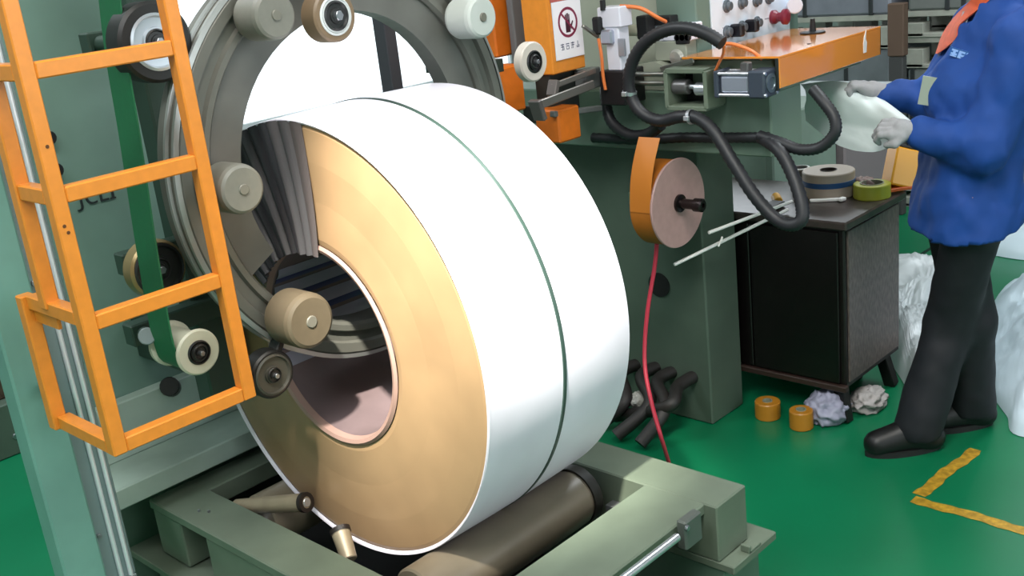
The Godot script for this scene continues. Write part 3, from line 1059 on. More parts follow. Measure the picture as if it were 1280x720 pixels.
	s = mb(); lathe(s, Vector3(3.03, (ca.y + cb.y) * 0.5, cb.z + 0.05), z, [Vector2(0.03, 0.0), Vector2(0.03, 0.004), Vector2(0.02, 0.005), Vector2(0.018, 0.001), Vector2(0, 0.001)], 24)
	obj("cap_ring", s, mat("cap_ring", Color(0.40, 0.45, 0.48), 0.35, 0.5), cy)
	s = mb(); bx(s, Vector3(3.02, (ca.y + cb.y) * 0.5 + 0.05, lerp(ca.z, cb.z, 0.75)), Vector3(0.03, 0.035, 0.03), 0.004)
	obj("fitting", s, mat("nut_grey", Color.WHITE), cy)
	s = mb()
	for k in 4:
		var dx := 0.034 if k % 2 == 0 else -0.034
		var dy2 := 0.034 if k < 2 else -0.034
		cyl(s, Vector3(3.03 + dx, (ca.y + cb.y) * 0.5 + dy2, ca.z), Vector3(3.03 + dx, (ca.y + cb.y) * 0.5 + dy2, cb.z + 0.054), 0.006, 8)
	obj("tie_rods", s, steel(), cy)
	# carriage plates between the arm and the coil: sloping guide, hex rod and steel rails
	s = mb()
	prism(s, PackedVector2Array([Vector2(0, 0), Vector2(0.42, 0.0), Vector2(0.42, 0.05), Vector2(0.30, 0.10), Vector2(0.0, 0.06)]), Vector3(3.13, 1.342, -2.62), z, Vector3.UP, Vector3(0.14, 0, 0))
	obj("guide_block", s, mat("plate_green", Color.WHITE), t)
	s = mb(); lathe(s, Vector3(3.120, 1.457, -2.220), Vector3.LEFT, [Vector2(0, 0.015), Vector2(0.022, 0.012), Vector2(0.03, 0.0)], 24)
	obj("dome_nut", s, mat("nut_pale", Color(0.75, 0.74, 0.71), 0.3, 0.6), t)
	s = mb(); bar(s, Vector3(3.060, 1.426, -2.247), Vector3(3.060, 1.458, -2.107), 0.012, 0.02)
	obj("guide_strip", s, mat("rod_dull", Color.WHITE), t)
	# white valve block and its pole
	var v := thing("valve_pole", "white vertical valve pole left of the black hose loop", "valve", Vector3(3.000, 1.399, -2.405))
	s = mb()
	var va: Vector3 = Vector3(3.000, 1.433, -2.402)
	var vb: Vector3 = Vector3(3.000, 1.640, -2.398)
	ext(s, 2.99, 3.05, va.y, vb.y, vb.z - 0.025, vb.z + 0.035, 0.004)
	ext(s, 2.985, 3.055, vb.y - 0.06, vb.y + 0.01, vb.z - 0.05, vb.z + 0.05, 0.004)
	obj("pole", s, mat("valve_white", Color(0.88, 0.88, 0.93), 0.35), v)
	s = mb(); bx(s, Vector3(2.98, vb.y - 0.05, vb.z - 0.045), Vector3(0.03, 0.06, 0.035), 0.006)
	cyl(s, Vector3(2.985, vb.y + 0.0, vb.z - 0.02), Vector3(2.985, vb.y + 0.035, vb.z - 0.02), 0.01, 10)
	obj("solenoid", s, black(), v)
	s = mb(); bx(s, Vector3(2.985, vb.y - 0.09, vb.z - 0.01), Vector3(0.025, 0.05, 0.05), 0.006)
	obj("valve_body", s, mat("alu", Color.WHITE), v)
	s = mb(); ext(s, 2.985, 2.995, va.y + 0.05, va.y + 0.11, vb.z + 0.03, vb.z + 0.06, 0.003)
	obj("foot_bracket", s, mat("alu", Color.WHITE), v)
	s = mb(); ext(s, 2.98, 3.10, va.y - 0.12, va.y, vb.z - 0.06, vb.z + 0.05, 0.004)
	obj("foot", s, mat("foot_dark", Color(0.14, 0.13, 0.14), 0.5, 0.3), v)
	# roller sensor and valve bank behind the hose loop
	var r := thing("valve_bank", "white valve bank with black fittings framed by the black hose loop", "valve", Vector3(3.160, 1.485, -2.283))
	s = mb()
	var ra: Vector3 = Vector3(3.160, 1.508, -2.361)
	var rb: Vector3 = Vector3(3.160, 1.565, -2.187)
	ext(s, 3.16, 3.24, ra.y, rb.y, ra.z, rb.z, 0.004)
	obj("manifold", s, mat("valve_white", Color.WHITE), r)
	s = mb()
	for k in 3:
		var zz2: float = lerp(ra.z + 0.12, rb.z - 0.01, k / 2.0)
		cyl(s, Vector3(3.155, ra.y + 0.012, zz2), Vector3(3.165, ra.y + 0.012, zz2), 0.012, 12)
	ext(s, 3.155, 3.165, ra.y - 0.01, ra.y + 0.03, rb.z - 0.06, rb.z - 0.005, 0.002)
	ext(s, 3.15, 3.2, rb.y, rb.y + 0.03, lerp(ra.z, rb.z, 0.3) - 0.03, lerp(ra.z, rb.z, 0.3) + 0.05, 0.004)
	obj("fittings", s, black(), r)
	s = mb(); ext(s, 3.16, 3.26, 1.44, ra.y, ra.z + 0.02, rb.z - 0.02, 0.003)
	obj("stand", s, mat("plate_green", Color.WHITE), r)
	s = mb()
	var sc: Vector3 = Vector3(3.120, 1.554, -2.422)
	cyl(s, sc + Vector3(0, 0, -0.012), sc + Vector3(0, 0, 0.06), 0.02, 20)
	obj("sensor_roller", s, mat("sensor_cream", Color(0.78, 0.78, 0.70), 0.4), r)
	s = mb()
	ext(s, 3.10, 3.15, sc.y - 0.03, sc.y + 0.05, sc.z + 0.05, sc.z + 0.10, 0.005)
	obj("sensor_body", s, black(), r)
	# orange air lines
	for k in [[[Vector3(3.020, 1.648, -2.372), Vector3(3.050, 1.636, -2.310), Vector3(3.080, 1.599, -2.261), Vector3(3.120, 1.580, -2.257)], 0.007, "thin orange air line arching from the white valve pole to the valve bank"], [[Vector3(2.970, 1.548, -2.437), Vector3(2.970, 1.487, -2.430), Vector3(2.970, 1.418, -2.430), Vector3(2.970, 1.370, -2.424)], 0.006, "thin orange air line hanging beside the white valve pole"], [[Vector3(3.040, 1.509, -1.991), Vector3(3.050, 1.510, -1.952), Vector3(3.060, 1.487, -1.891), Vector3(3.070, 1.457, -1.854)], 0.006, "orange air line running from the hose loop end onto the cover"], [[Vector3(3.000, 1.514, -1.949), Vector3(3.010, 1.483, -1.961), Vector3(3.020, 1.451, -1.987), Vector3(3.030, 1.418, -2.011)], 0.005, "orange wire dropping from the hose loop end to the cylinder"]]:
		s = mb(); tube(s, k[0], k[1], 8, 6)
		tag(obj("air_line", s, mat("air_orange", Color(0.90, 0.48, 0.24), 0.4)), k[2], "air line", "")
	# control cabinet with a white switch panel
	var c := thing("control_cabinet", "grey-green control cabinet with a white switch panel above the orange cover", "cabinet", Vector3(3.55, 1.47, -2.28))
	s = mb(); ext(s, 3.222, 3.92, 1.36, 2.15, -2.37, -2.2, 0.005)
	obj("body", s, mat("cabinet_green", Color(0.42, 0.50, 0.46), 0.45), c)
	s = mb(); ext(s, 3.305, 3.84, 1.40, 2.08, -2.2, -2.192, 0.003)
	var pn := obj("switch_panel", s, mat("panel_white", Color(0.88, 0.92, 0.97), 0.4), c, "white panel with rows of switches")
	for k in [[904, 8], [922, 4], [940, 1], [956, -3], [904, 42], [922, 38], [941, 34]]:
		var q: Vector3 = C2(k[0], k[1])
		s = mb()
		lathe(s, q, z, [Vector2(0.023, 0.0), Vector2(0.023, 0.006), Vector2(0.019, 0.009), Vector2(0.016, 0.009), Vector2(0.015, 0.02), Vector2(0.012, 0.022), Vector2(0, 0.022)], 20)
		obj("switch_knob", s, mat("knob_slate", Color(0.38, 0.41, 0.44), 0.35, 0.3), pn)
		s = mb(); ext(s, q.x - 0.03, q.x + 0.03, q.y - 0.075, q.y - 0.071, -2.192, -2.191, 0.0)
		obj("caption_strip", s, mat("caption", Color(0.62, 0.64, 0.70), 0.6), pn)
	for k in [[910, 41], [928, 37]]:
		var q2: Vector3 = C2(k[0], k[1])
		s = mb(); bx(s, q2 + Vector3(0, 0, 0.025), Vector3(0.03, 0.045, 0.05), 0.006)
		obj("switch_lever", s, mat("lever_black", Color(0.05, 0.05, 0.09), 0.4), pn)
	var e: Vector3 = C2(962, 28)
	s = mb()
	lathe(s, e, z, [Vector2(0.026, 0.0), Vector2(0.026, 0.012), Vector2(0.017, 0.024), Vector2(0.017, 0.04), Vector2(0.029, 0.048), Vector2(0.029, 0.06), Vector2(0.018, 0.066), Vector2(0, 0.067)], 28)
	obj("emergency_button", s, mat("button_red", Color(0.48, 0.12, 0.20), 0.35), pn, "dark red mushroom emergency button")
	s = mb(); cyl(s, Vector3(3.873, 1.539, -2.200) + Vector3(0.02, 0, 0), Vector3(3.732, 1.553, -2.120) + Vector3(0.02, 0, 0), 0.03, 16)
	obj("door_lock", s, mat("valve_white", Color.WHITE), c)
	# orange housing with the warning sign
	var o := thing("orange_housing", "tall orange housing carrying a white no-touching sign", "housing", Vector3(2.878, 1.529, -2.500))
	s = mb(); ext(s, 2.79, 2.965, 1.45, 1.95, -2.62, -2.5, 0.004)
	obj("body", s, orange(), o)
	s = mb(); ext(s, 2.806, 2.962, 1.689, 1.73, -2.5, -2.497, 0.001)
	obj("sign_header", s, mat("sign_red", Color(0.72, 0.36, 0.34), 0.5), o, "faded red strip above the sign")
	var sm := StandardMaterial3D.new()
	sm.albedo_texture = sign_print()
	sm.roughness = 0.4
	var q3 := QuadMesh.new()
	q3.size = Vector2(0.148, 0.192)
	var si := MeshInstance3D.new()
	si.mesh = q3
	si.material_override = sm
	si.name = "warning_sign"
	si.set_meta("label", "white sign with a red prohibition circle over a hand")
	o.add_child(si, true)
	si.position = Vector3(2.884, 1.592, -2.4955) - o.position
	s = mb(); ext(s, 2.809, 2.959, 1.495, 1.689, -2.499, -2.496, 0.0005)
	obj("sign_plate", s, mat("panel_white", Color.WHITE), o)
	s = mb(); ext(s, 2.80, 2.95, 1.30, 1.45, -2.60, -2.53, 0.003)
	obj("neck", s, mat("seat_dark", Color.WHITE), o)
	# lower orange blocks
	for k in [[Vector3(2.800, 1.281, -2.450), Vector3(0.115, 0.115, 0.11), "small orange block hanging low between the coil and the black hoses", -0.06], [Vector3(2.702, 1.415, -2.620), Vector3(0.13, 0.16, 0.1), "orange block behind the coil under the ivory roller", -0.05], [Vector3(2.849, 1.621, -2.750), Vector3(0.14, 0.22, 0.1), "orange block left of the grey plate behind the ring", -0.05]]:
		var ob := thing("orange_block", k[2], "block", k[0])
		s = mb(); bx(s, k[0] + Vector3(0, 0, k[3]), k[1], 0.006)
		obj("body", s, mat("orange_dull", Color(0.85, 0.44, 0.10), 0.45, 0.0, "worn", 4.0), ob)
		s = mb(); bx(s, k[0] + Vector3(0.02, k[1].y * 0.5 - 0.03, k[3] - 0.09), Vector3(0.06, 0.06, 0.13), 0.004)
		obj("mount", s, mat("seat_dark", Color.WHITE), ob)
	var gp := thing("cover_plate", "plain grey plate between the ring and the orange housing", "plate", Vector3(2.878, 1.588, -2.700))
	s = mb(); bx(s, Vector3(2.921, 1.639, -2.720), Vector3(0.17, 0.42, 0.03), 0.004)
	obj("plate", s, mat("plate_grey", Color(0.42, 0.43, 0.44), 0.5), gp)
	s = mb(); bx(s, Vector3(3.007, 1.631, -2.800), Vector3(0.05, 0.3, 0.13), 0.004)
	obj("rib", s, mat("plate_grey", Color.WHITE), gp)
	# steel guide rails running from behind the coil to the valve pole
	var gr := thing("guide_rails", "pair of bare steel guide rails running from the coil to the valve pole", "rails", Vector3(2.900, 1.372, -2.576))
	s = mb(); bar(s, Vector3(2.630, 1.377, -2.440), Vector3(2.926, 1.397, -2.440), 0.012, 0.03)
	obj("rail", s, mat("rail_bare", Color(0.58, 0.56, 0.54), 0.3, 0.7), gr)
	s = mb(); bar(s, Vector3(2.732, 1.422, -2.460), Vector3(2.965, 1.438, -2.460), 0.01, 0.02)
	obj("rail", s, mat("rail_bare", Color(0.58, 0.56, 0.54), 0.3, 0.7), gr)
	s = mb(); bar(s, Vector3(2.649, 1.325, -2.450), Vector3(2.628, 1.395, -2.450), 0.05, 0.02)
	obj("rail_bracket", s, mat("rail_bracket", Color(0.45, 0.42, 0.41), 0.4, 0.4), gr)
	s = mb(); bar(s, Vector3(2.727, 1.391, -2.460), Vector3(2.747, 1.441, -2.460), 0.04, 0.02)
	obj("rail_bracket", s, mats["rail_bracket"], gr)
	s = mb(); bx(s, Vector3(2.970, 1.409, -2.500), Vector3(0.09, 0.07, 0.05), 0.004)
	bar(s, Vector3(2.729, 1.328, -2.470), Vector3(2.986, 1.301, -2.470), 0.025, 0.02)
	obj("rail_clamp", s, grey(), gr)
	s = mb(); bar(s, Vector3(2.905, 1.600, -2.450), Vector3(2.986, 1.551, -2.450), 0.012, 0.012)
	obj("link_rod", s, mat("rod_dull", Color.WHITE), gr)
	# the kraft tape reel
	var rl := thing("kraft_reel", "roll of brown kraft paper on a spindle in front of the feeding machine", "paper roll", Vector3(3.06, 0.95, -2.19))
	var rc: Vector3 = Vector3(3.034, 0.963, -2.190)
	s = mb(); lathe(s, rc - z * 0.10, z, [Vector2(0.03, 0.0), Vector2(0.150, 0.0), Vector2(0.152, 0.003), Vector2(0.152, 0.1)], 64)
	obj("paper_roll", s, mat("kraft_orange", Color(0.72, 0.42, 0.12), 0.5, 0.0, "fine", 3.0), rl)
	s = mb(); lathe(s, rc - z * 0.001, z, [Vector2(0.158, -0.006), Vector2(0.160, 0.0), Vector2(0.158, 0.004), Vector2(0.03, 0.004)], 64)
	obj("side_disc", s, mat("disc_pink", Color(0.72, 0.58, 0.56), 0.5, 0.0, "fine", 3.0), rl, "dusty pink side disc")
	s = mb()
	lathe(s, rc, z, [Vector2(0.032, 0.0), Vector2(0.032, 0.012), Vector2(0.018, 0.014), Vector2(0.018, 0.07), Vector2(0.024, 0.07), Vector2(0.024, 0.1), Vector2(0.018, 0.104), Vector2(0.008, 0.104), Vector2(0.008, 0.09), Vector2(0, 0.09)], 28)
	obj("spindle", s, mat("spindle_dark", Color(0.22, 0.19, 0.19), 0.25, 0.8), rl)
	s = mb(); cyl(s, rc - z * 0.10, rc - z * 0.2, 0.02, 16)
	bx(s, rc - z * 0.2 + Vector3(0.09, 0, 0), Vector3(0.2, 0.05, 0.03), 0.004)
	obj("spindle_arm", s, dark_green(), rl)
	# the paper web that leaves the roll upwards
	s = mb()
	var wf := func(u: float, v: float) -> Vector3:
		var a := PI - 0.3 * v
		var p0 := rc + Vector3(cos(PI) * 0.153, 0.0, 0)
		var p1: Vector3 = Vector3(2.960, 1.210, -2.240)
		var p := p0.lerp(p1 + Vector3(0, 0, 0.0), v) + Vector3(-0.02 * sin(PI * v), 0, 0)
		return Vector3(p.x, p.y, -2.195 - 0.09 * u)
	sheet(s, wf, 2, 10, 0.0015)
	obj("paper_web", s, mat("kraft_web", Color(0.74, 0.44, 0.13), 0.45), rl, "strip of kraft paper leaving the roll")
	# openings in the base
	s = mb(); lathe(s, Vector3(3.238, 0.557, -2.454), Vector3.LEFT, [Vector2(0.050, 0.0), Vector2(0.050, 0.003), Vector2(0.0, 0.003)], 32)
	obj("round_opening", s, mat("hole_dark", Color(0.035, 0.03, 0.03), 0.8), t, "dark round opening in the base")
	# black hoses
	var hoses := [
		[[Vector3(2.950, 1.526, -1.923), Vector3(2.950, 1.554, -1.974), Vector3(2.950, 1.574, -2.043), Vector3(2.950, 1.573, -2.124), Vector3(2.950, 1.541, -2.210), Vector3(2.950, 1.484, -2.272), Vector3(2.950, 1.414, -2.302), Vector3(2.950, 1.348, -2.298), Vector3(2.950, 1.294, -2.255), Vector3(2.960, 1.270, -2.188), Vector3(2.960, 1.286, -2.108), Vector3(2.960, 1.283, -2.038), Vector3(2.950, 1.240, -1.969), Vector3(2.930, 1.148, -1.889), Vector3(2.920, 1.053, -1.814), Vector3(2.920, 0.983, -1.742), Vector3(2.920, 0.965, -1.686), Vector3(2.930, 0.984, -1.652), Vector3(2.950, 1.040, -1.664), Vector3(2.980, 1.127, -1.715), Vector3(3.000, 1.186, -1.769), Vector3(3.050, 1.208, -1.856)], 0.021, "longest black corrugated hose, looping over the valve bank and drooping low by the dark cabinet"],
		[[Vector3(3.040, 1.215, -1.856), Vector3(3.020, 1.202, -1.772), Vector3(3.020, 1.183, -1.702), Vector3(3.030, 1.191, -1.638), Vector3(3.040, 1.234, -1.594), Vector3(3.050, 1.281, -1.599), Vector3(3.060, 1.326, -1.638), Vector3(3.080, 1.361, -1.683)], 0.018, "black corrugated hose curling up to the underside of the orange cover"],
		[[Vector3(3.080, 1.385, -2.510), Vector3(3.050, 1.318, -2.493), Vector3(3.030, 1.244, -2.459), Vector3(3.020, 1.203, -2.380), Vector3(3.020, 1.206, -2.298), Vector3(3.000, 1.247, -2.218)], 0.02, "short black hose hanging from the valve pole's foot"],
		[[Vector3(3.090, 1.200, -1.856), Vector3(3.100, 1.193, -1.954), Vector3(3.110, 1.185, -2.087), Vector3(3.100, 1.182, -2.213), Vector3(3.090, 1.168, -2.382), Vector3(3.090, 1.167, -2.599)], 0.018, "straight black hose lying along the underside of the arm"]]
	for h in hoses:
		s = mb(); tube(s, h[0], h[1], 14, 10, 0.0012)
		tag(obj("black_hose", s, mat("hose_black", Color(0.12, 0.12, 0.135), 0.5)), h[2], "hose", "")
	for k in [[Vector3(2.950, 1.365, -2.304), "silver clamp on the left side of the hose loop", Vector3(0, 1, 0.2)], [Vector3(2.960, 1.287, -2.063), "silver clamp where the long hose passes under the slide box", Vector3(0, 0.2, 1)]]:
		s = mb()
		lathe(s, k[0] - (k[2] as Vector3).normalized() * 0.006, k[2], [Vector2(0.0235, 0.0), Vector2(0.025, 0.0), Vector2(0.025, 0.012), Vector2(0.0235, 0.012)], 24)
		bx(s, (k[0] as Vector3) + Vector3(-0.028, 0.0, 0.0), Vector3(0.012, 0.016, 0.02), 0.002)
		tag(obj("hose_clamp", s, steel()), k[1], "clamp", "")
	# hoses that leave the foot of the machine
	var outs := [[797, 455, 785, 520], [822, 458, 800, 530], [842, 464, 812, 540], [868, 470, 815, 522]]
	var says := ["leftmost of the black hoses leaving the foot of the feeding machine", "second from left of the black hoses leaving the foot of the feeding machine", "third from left of the black hoses leaving the foot of the feeding machine", "rightmost of the black hoses leaving the foot of the feeding machine"]
	var starts := [Vector3(3.250, 0.186, -2.603), Vector3(3.250, 0.195, -2.500), Vector3(3.250, 0.190, -2.422), Vector3(3.250, 0.190, -2.322)]
	var mids := [Vector3(3.050, 0.122, -2.518), Vector3(3.060, 0.126, -2.407), Vector3(3.050, 0.133, -2.323), Vector3(3.040, 0.148, -2.303)]
	var ends := [Vector3(2.976, 0.030, -2.591), Vector3(2.921, 0.030, -2.474), Vector3(2.914, 0.030, -2.353), Vector3(3.063, 0.030, -2.586)]
	for k in 4:
		s = mb(); tube(s, [starts[k], (starts[k] as Vector3) + Vector3(-0.10, -0.01, -0.01), mids[k], ends[k]], 0.026, 12, 8)
		tag(obj("floor_hose", s, mat("hose_brown", Color(0.13, 0.115, 0.11), 0.55)), says[k], "hose", "")
	# the red cord
	s = mb(); tube(s, [Vector3(3.050, 0.794, -2.309), Vector3(3.040, 0.704, -2.320), Vector3(3.000, 0.558, -2.333), Vector3(2.960, 0.429, -2.329), Vector3(2.920, 0.336, -2.304), Vector3(2.860, 0.246, -2.239), Vector3(2.800, 0.162, -2.163), Vector3(2.877, 0.012, -2.194)], 0.008, 8, 8)
	tag(obj("red_cord", s, mat("cord_red", Color(0.80, 0.22, 0.30), 0.45)), "thin red cord hanging from the kraft roll to the floor", "cord", "")
	# crumpled silver film by the hoses
	s = mb()
	crumple(s, Vector3(3.100, 0.108, -2.489), Vector3(0.05, 0.035, 0.04), 7)
	tag(obj("film_scrap", s, mat("film_silver", Color(0.62, 0.62, 0.60), 0.3)), "small silvery scrap lodged among the black floor hoses", "scrap", "")

# a point on the switch panel's plane, from panel columns and rows
func C2(px: float, py: float) -> Vector3:
	var u := (px - 887.0) / 98.0
	return Vector3(3.308 + 0.536 * u + 0.012 * (py / 65.0) * -1.0, 1.628 - 0.062 * u - 0.178 * py / 65.0 + 0.042 * u * py / 65.0, -2.192)

func sign_print() -> ImageTexture:
	var w := 148
	var h := 192
	var im := Image.create(w, h, false, Image.FORMAT_RGB8)
	im.fill(Color(0.95, 0.92, 0.94))
	var c := Vector2(74, 72)
	for y in h:
		for x in w:
			var p := Vector2(x, y) + Vector2(0.5, 0.5)
			var d := p.distance_to(c)
			var col := Color(0.95, 0.92, 0.94)
			var q := p - c
			# a flat raised hand: palm and four fingers
			if abs(q.x + 1) < 12 and q.y > -8 and q.y < 34:
				col = Color(0.24, 0.07, 0.13)
			for k in 4:
				if abs(q.x + 10 - k * 6.2) < 2.6 and q.y < -6 and q.y > -26 - (4 if k == 1 or k == 2 else 0):
					col = Color(0.24, 0.07, 0.13)
			if Geometry2D.is_point_in_polygon(q, PackedVector2Array([Vector2(10, 14), Vector2(24, -4), Vector2(28, 0), Vector2(14, 28)])):
				col = Color(0.24, 0.07, 0.13)
			if (d > 42 and d < 51) or (d < 44 and abs((q.x - q.y) * 0.7071) < 4.0):
				col = Color(0.50, 0.12, 0.24)
			im.set_pixel(x, y, col)
	# four dark characters under the circle, as strokes
	var dark := Color(0.22, 0.22, 0.34)
	for k in 4:
		var x0 := 26 + k * 27
		for r in [[0, 2, 18, 3], [8, 0, 3, 22], [1, 9, 16, 3], [2, 15, 3, 7], [14, 13, 3, 9], [3, 20, 14, 2]]:
			if (k * 5 + r[0] + r[1]) % 4 != 1:
				im.fill_rect(Rect2i(x0 + r[0], 140 + r[1], r[2], r[3]), dark)
	return ImageTexture.create_from_image(im)

# A crumpled lump of sheet: a bumpy closed shell.
func crumple(s: SurfaceTool, at: Vector3, size: Vector3, seed_: int, nu := 36, nv := 18, flat := true) -> void:
	var n := FastNoiseLite.new()
	n.seed = seed_
	n.noise_type = FastNoiseLite.TYPE_SIMPLEX
	n.fractal_type = FastNoiseLite.FRACTAL_RIDGED
	n.frequency = 0.8
	n.fractal_octaves = 2
	var f := func(u: float, v: float) -> Vector3:
		var a := TAU * u
		var b := PI * (v - 0.5)
		var d := Vector3(cos(b) * cos(a), sin(b), cos(b) * sin(a))
		var r := 0.85 + 0.26 * n.get_noise_3dv(d * 1.3 + Vector3(seed_, 0, 0))
		var p := d * r
		if flat:
			p.y = max(p.y, -0.55)
		return at + p * size
	sheet(s, f, nu, nv)

func cabinet() -> void:
	var t := thing("dark_cabinet", "dark brown wooden cabinet on slanted legs behind the hanging black hoses", "cabinet", Vector3(3.74, 0, -2.0))
	var wood := mat("dark_wood", Color(0.10, 0.075, 0.065), 0.4, 0.0, "grain", 2.0)
	var s := mb()
	ext(s, 3.51, 3.965, 0.14, 0.775, -2.62, -1.81, 0.006)
	obj("body", s, wood, t)
	s = mb(); ext(s, 3.488, 3.985, 0.775, 0.808, -2.64, -1.79, 0.006)
	obj("top", s, mat("cabinet_top", Color(0.27, 0.235, 0.22), 0.35, 0.0, "dirty", 2.0), t)
	s = mb(); ext(s, 3.53, 3.95, 0.165, 0.765, -1.812, -1.803, 0.002)
	obj("side_panel", s, mat("worn_side", Color(0.47, 0.42, 0.40), 0.45, 0.0, "grain", 3.0), t, "worn grey brown side panel")
	s = mb(); ext(s, 3.497, 3.512, 0.165, 0.765, -2.2, -1.83, 0.003)
	obj("door", s, mat("door_wood", Color(0.065, 0.045, 0.045), 0.35, 0.0, "grain", 2.0), t)
	s = mb(); ext(s, 3.497, 3.512, 0.165, 0.765, -2.6, -2.205, 0.003)
	obj("door", s, mats["door_wood"], t)
	s = mb(); ext(s, 3.485, 3.515, 0.135, 0.16, -2.62, -1.80, 0.004)
	obj("bottom_rail", s, mat("rail_brown", Color(0.20, 0.14, 0.12), 0.5), t)
	for k in [[3.54, -1.85, -0.02, 0.03], [3.89, -1.85, 0.03, 0.03], [3.54, -2.56, -0.02, -0.03], [3.89, -2.56, 0.03, -0.03]]:
		s = mb()
		bar(s, Vector3(k[0] + k[2], 0.0, k[1] + k[3]), Vector3(k[0], 0.15, k[1]), 0.045, 0.045)
		obj("leg", s, mat("leg_black", Color(0.05, 0.045, 0.045), 0.5), t)
	s = mb(); ext(s, 3.90, 3.93, 0.0, 0.14, -2.60, -1.95, 0.003)
	obj("added_rear_skirt", s, mat("leg_black", Color.WHITE), t)  # added to keep the space under the cabinet dark
	# items on top
	var yt := 0.808
	var p: Vector3 = Vector3(3.840, 0.808, -2.042)
	var o := thing("tape_roll", "large cream roll with a blue band on the dark cabinet", "roll", p)
	s = mb(); lathe(s, p, Vector3.UP, [Vector2(0.03, 0.0), Vector2(0.098, 0.0), Vector2(0.101, 0.004), Vector2(0.101, 0.096), Vector2(0.098, 0.1), Vector2(0.03, 0.1), Vector2(0.03, 0.06), Vector2(0.0, 0.06)], 48)
	obj("tape", s, mat("tape_cream", Color(0.66, 0.60, 0.54), 0.45), o)
	s = mb(); lathe(s, p, Vector3.UP, [Vector2(0.1005, 0.045), Vector2(0.1025, 0.046), Vector2(0.1025, 0.066), Vector2(0.1005, 0.067)], 48)
	obj("blue_band", s, mat("tape_blue", Color(0.12, 0.28, 0.46), 0.4), o)
	s = mb(); lathe(s, p + Vector3(0, 0.1, 0), Vector3.UP, [Vector2(0.032, 0.0), Vector2(0.034, 0.002), Vector2(0.03, 0.002), Vector2(0.029, -0.03)], 32)
	obj("core", s, mat("core_brown", Color(0.20, 0.15, 0.12), 0.6), o)
	p = Vector3(3.857, 0.808, -1.870)
	o = thing("tape_roll", "squat yellow-green tape roll lying at the cabinet's near corner", "roll", p)
	s = mb(); lathe(s, p, Vector3.UP, [Vector2(0.04, 0.0), Vector2(0.068, 0.0), Vector2(0.07, 0.003), Vector2(0.07, 0.052), Vector2(0.067, 0.055), Vector2(0.045, 0.055), Vector2(0.045, 0.01)], 48)
	obj("tape", s, mat("tape_yellow", Color(0.62, 0.62, 0.20), 0.3), o)
	s = mb(); lathe(s, p, Vector3.UP, [Vector2(0.045, 0.004), Vector2(0.045, 0.058), Vector2(0.041, 0.058), Vector2(0.041, 0.004)], 40)
	obj("core", s, mat("core_card", Color(0.55, 0.56, 0.48), 0.6), o)
	s = mb()
	bar(s, Vector3(3.704, 0.815, -2.052), Vector3(3.764, 0.815, -1.949), 0.016, 0.012)
	bar(s, Vector3(3.740, 0.818, -1.947), Vector3(3.769, 0.818, -1.938), 0.02, 0.014)
	tag(obj("white_stick", s, mat("stick_white", Color(0.93, 0.92, 0.90), 0.5)), "short white stick lying in front of the blue-banded roll", "stick", "")
	# long white sticks leaning off the left end
	for k in [[Vector3(3.050, 0.724, -2.237), Vector3(3.540, 0.822, -2.052), "longer white rod jutting past the cabinet towards the kraft roll"], [Vector3(3.130, 0.834, -2.135), Vector3(3.580, 0.843, -2.057), "shorter white rod lying beside the longer one at the cabinet's left"]]:
		s = mb(); cyl(s, k[0], k[1], 0.0065, 10)
		tag(obj("white_rod", s, mat("stick_white", Color.WHITE)), k[2], "rod", "")
	s = mb(); bar(s, Vector3(3.160, 0.776, -2.118), Vector3(3.170, 0.811, -2.105), 0.012, 0.006)
	tag(obj("white_tag", s, mat("stick_white", Color.WHITE)), "tiny white tie hanging from the long white rods", "tie", "")
	p = Vector3(3.638, 0.820, -2.150)
	s = mb(); cyl(s, p, p + Vector3(0.03, 0.012, -0.03), 0.018, 16)
	tag(obj("yellow_plug", s, mat("plug_yellow", Color(0.85, 0.62, 0.22), 0.4)), "small yellow plug beside the white rods on the cabinet", "plug", "")
	p = Vector3(3.885, 0.808, -2.194)
	o = thing("cup", "small pale cup half hidden by the drooping black hose", "cup", p)
	s = mb(); lathe(s, p, Vector3.UP, [Vector2(0.0, 0.0), Vector2(0.032, 0.0), Vector2(0.038, 0.085), Vector2(0.035, 0.085), Vector2(0.03, 0.01), Vector2(0, 0.01)], 32)
	obj("body", s, mat("cup_grey", Color(0.52, 0.49, 0.48), 0.5), o)
	s = mb(); lathe(s, p + Vector3(0, 0.083, 0), Vector3.UP, [Vector2(0.036, 0.0), Vector2(0.041, 0.002), Vector2(0.041, 0.007), Vector2(0.034, 0.008)], 32)
	obj("rim", s, mat("stick_white", Color.WHITE), o)
	p = Vector3(3.573, 0.810, -2.088)
	s = mb(); bx(s, p + Vector3(0, 0.01, -0.05), Vector3(0.10, 0.02, 0.06), 0.006)
	tag(obj("black_tool", s, black()), "small black tool lying under the drooping hose on the cabinet", "tool", "")
	# orange dispenser standing at the corner
	p = Vector3(3.959, 0.808, -1.798)
	o = thing("tape_dispenser", "tilted yellow-orange tool box at the cabinet's far corner beside the worker", "tool", p)
	var b := Basis(Vector3(0, 0, 1), deg_to_rad(-25)) * Basis(Vector3.UP, deg_to_rad(-38))
	s = mb(); bx(s, p + Vector3(0.035, 0.085, -0.02), Vector3(0.10, 0.15, 0.085), 0.006, b)
	obj("case", s, mat("case_yellow", Color(0.95, 0.66, 0.16), 0.35), o)
	s = mb(); bx(s, p + Vector3(0.028, 0.018, -0.01), Vector3(0.15, 0.014, 0.10), 0.004, Basis(Vector3.UP, deg_to_rad(-38)))
	obj("base", s, mat("case_orange", Color(0.80, 0.36, 0.12), 0.45), o)
	s = mb(); bx(s, p + Vector3(0.055, 0.165, -0.02), Vector3(0.09, 0.012, 0.06), 0.004, b)
	obj("lid", s, mat("leg_black", Color.WHITE), o)
